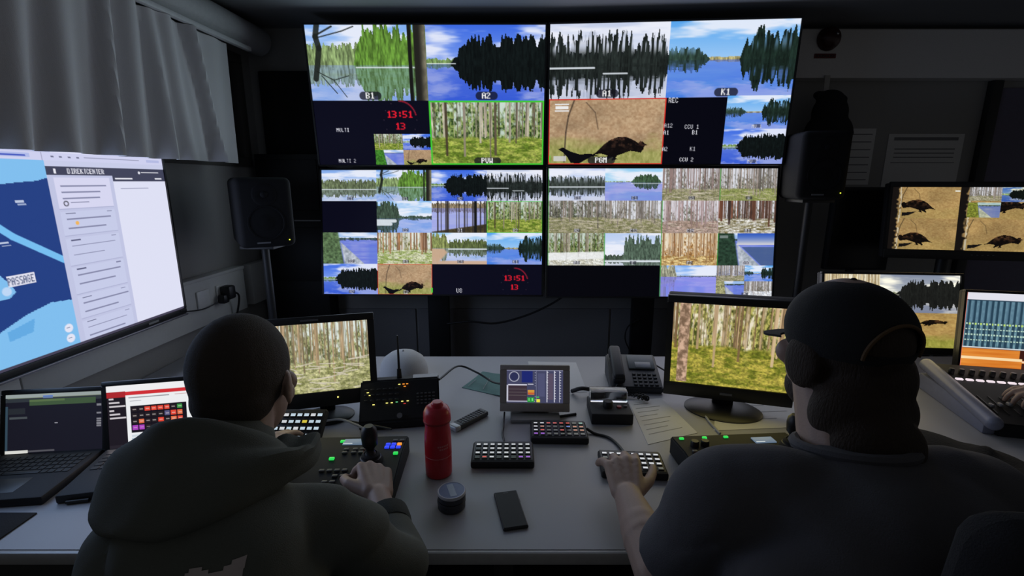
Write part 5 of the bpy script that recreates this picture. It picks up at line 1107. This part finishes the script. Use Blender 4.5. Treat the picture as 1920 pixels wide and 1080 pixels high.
caps(b, (.40, .64, 1.075), SL2, .078, .084); caps(b, (.66, .64, 1.07), SR2, .080, .086); caps(b, SL2, Vector(SL2).lerp(Vector(EL2), .62), .084, .073); caps(b, SR2, Vector(SR2).lerp(Vector(ER2), .6), .086, .072)
def folds2(co):
    x, y, z = co[:, 0], co[:, 1], co[:, 2]
    k = lambda p: (1-np.abs(np.sin(p)))**3
    d = .004*np.sin(z*38+x*26+2*np.sin(x*15))+.003*np.sin(x*46-z*30)-.007*k(z*12-x*9+.9*np.sin(x*12))*np.clip((z-.9)*6, 0, 1)
    c = np.stack([x-.525, y-.60, z*0], 1); c /= np.linalg.norm(c, axis=1)[:, None]+1e-6
    return co+c*d[:, None]
done(fuse('t_shirt', b, .0075, TEE, t, 8, post=folds2))
b = B(); nk = [Vector((.527+math.cos(a)*.080, .672+math.sin(a)*.07, 1.140+.02*math.cos(a*2)*0-.018*math.sin(a))) for a in [2*math.pi*k/24 for k in range(25)]]; tube(b, nk, .009, 8, 0); done(obj('collar', b, TEE, t))
done(fuse('trousers', legs(.525, .56, .555), .012, MATS['trousers_dark'], t, 6)); shoes(t, .525, .56, fn=done)

# ---- third person at the mixing console, only a hand in view
t = thing('person', 'person at the frame edge of whom only a hand on the console shows', 'person', loc=(2.12, 1.02, 0)); T0 = Matrix.Translation((-2.12, -1.02, 0))
Mh = I4((2.10, 1.12, 1.27), 12, -4); b = B(); local(b, Mh, head_solids); caps(b, (2.10, 1.09, 1.20), (2.11, 1.06, 1.08), .056, .064); uvs(b, (2.12, 1.04, .93), (.15, .09, .18))
W3 = Vector((1.80, 1.44, .862)); E3 = Vector((1.97, 1.24, .83)); S3 = Vector((1.94, 1.06, 1.05)); S4 = Vector((2.30, 1.06, 1.05)); E4 = Vector((2.38, 1.16, .80)); W4 = Vector((2.20, 1.30, .80))
caps(b, S3, E3, .045, .038); caps(b, E3, W3, .037, .027); caps(b, S4, E4, .045, .038); caps(b, E4, W4, .037, .027)
hand(b, W3, (-.86, .42, -.03), (.0, .1, 1), (.4, .9, .1), (.42, .46, .5, .5), scale=1.0, tout=.5); hand(b, W4, (-.6, .8, -.05), (0, 0, 1), (-.8, -.4, 0), .3)
done(fuse('body', b, .0045, SKIN, t, 5)); eyes(t, Mh)
for ch in list(t.children):
    if ch.name.startswith('eye'): done(ch)
b = B(); local(b, Mh, lambda q: (uvs(q, (0, -.014, .027), (.082, .100, .099)), uvs(q, (0, -.045, -.022), (.070, .062, .055)))); done(fuse('hair', b, .006, MATS['hair_cropped_brown'], t, 4))
b = B(); uvs(b, (2.12, 1.03, .93), (.205, .135, .20)); uvs(b, (2.12, 1.0, .72), (.2, .15, .22)); caps(b, (2.0, 1.05, 1.06), (2.24, 1.05, 1.06), .07, .07); caps(b, S3, E3, .075, .058); caps(b, E3, E3.lerp(W3, .45), .056, .05); caps(b, S4, E4, .075, .056); caps(b, E4, E4.lerp(W4, .8), .056, .045); done(fuse('sweater', b, .01, mat('sweater_black', (.015, .015, .017), .95, bump=.3, scale=400), t, 7))
done(fuse('trousers', legs(2.12, 1.02, .555, knee=(0, .36)), .014, MATS['trousers_dark'], t, 6)); shoes(t, 2.12, .96, fn=done)

# ---------------------------------------------------------------- office chairs
def office_chair(label, x, y, yaw, top, sw=.46, by=-.20, bw=.44):
    t = thing('office_chair', label, 'chair', I4((x, y, 0), yaw), 'black office chairs'); F = mat('chair_black_fabric', (.016, .016, .02), .95, bump=.4, scale=500)
    obj('seat', bx(B(), (0, 0, .435), (sw, .44, .06), .028, seg=4), F, t)
    bm = bx(B(), (0, 0, 0), (bw, .06, top-.56), .03, seg=4)
    for v in bm.verts:
        v.co.y -= .12*(v.co.x/bw)**2*-1+.0; k = (v.co.z/(top-.56)+.5); v.co.x *= 1-.10*max(0, k-.6)/.4; v.co.z -= .10*(abs(v.co.x)/bw*2)**2.5*max(0, k-.5)*2*.5
    obj('backrest', bm, F, t, M=Matrix.Translation((0, by, (top+.56)/2)) @ Matrix.Rotation(.06, 4, 'X'))
    obj('back_bar', tube(B(), [(0, -.05, .40), (0, by-.03, .42), (0, by-.045, .52), (0, by-.04, .75)], .02), BLKMET, t); obj('gas_column', cyl(B(), (0, 0, .08), (0, 0, .41), .026), BLKMET, t)
    for k in range(5):
        a = math.radians(72*k+18); c, s = math.cos(a), math.sin(a); obj('base_leg', tube(B(), [(0, 0, .10), (c*.15, s*.15, .085), (c*.29, s*.29, .062)], .02, k=3), BLKMET, t); obj('caster', cyl(B(), (c*.29-s*.02, s*.29+c*.02, .028), (c*.29+s*.02, s*.29-c*.02, .028), .028), BLK, t)
office_chair('black office chair under the man in the hoodie', -.455, .40, 0, .86, by=-.23)
office_chair('black office chair with a tall rounded backrest behind the dark T-shirt', .665, .60, -4, 1.25, by=-.215)
office_chair('black office chair of the person at the mixing console', 2.12, .98, 0, .90, by=-.24)
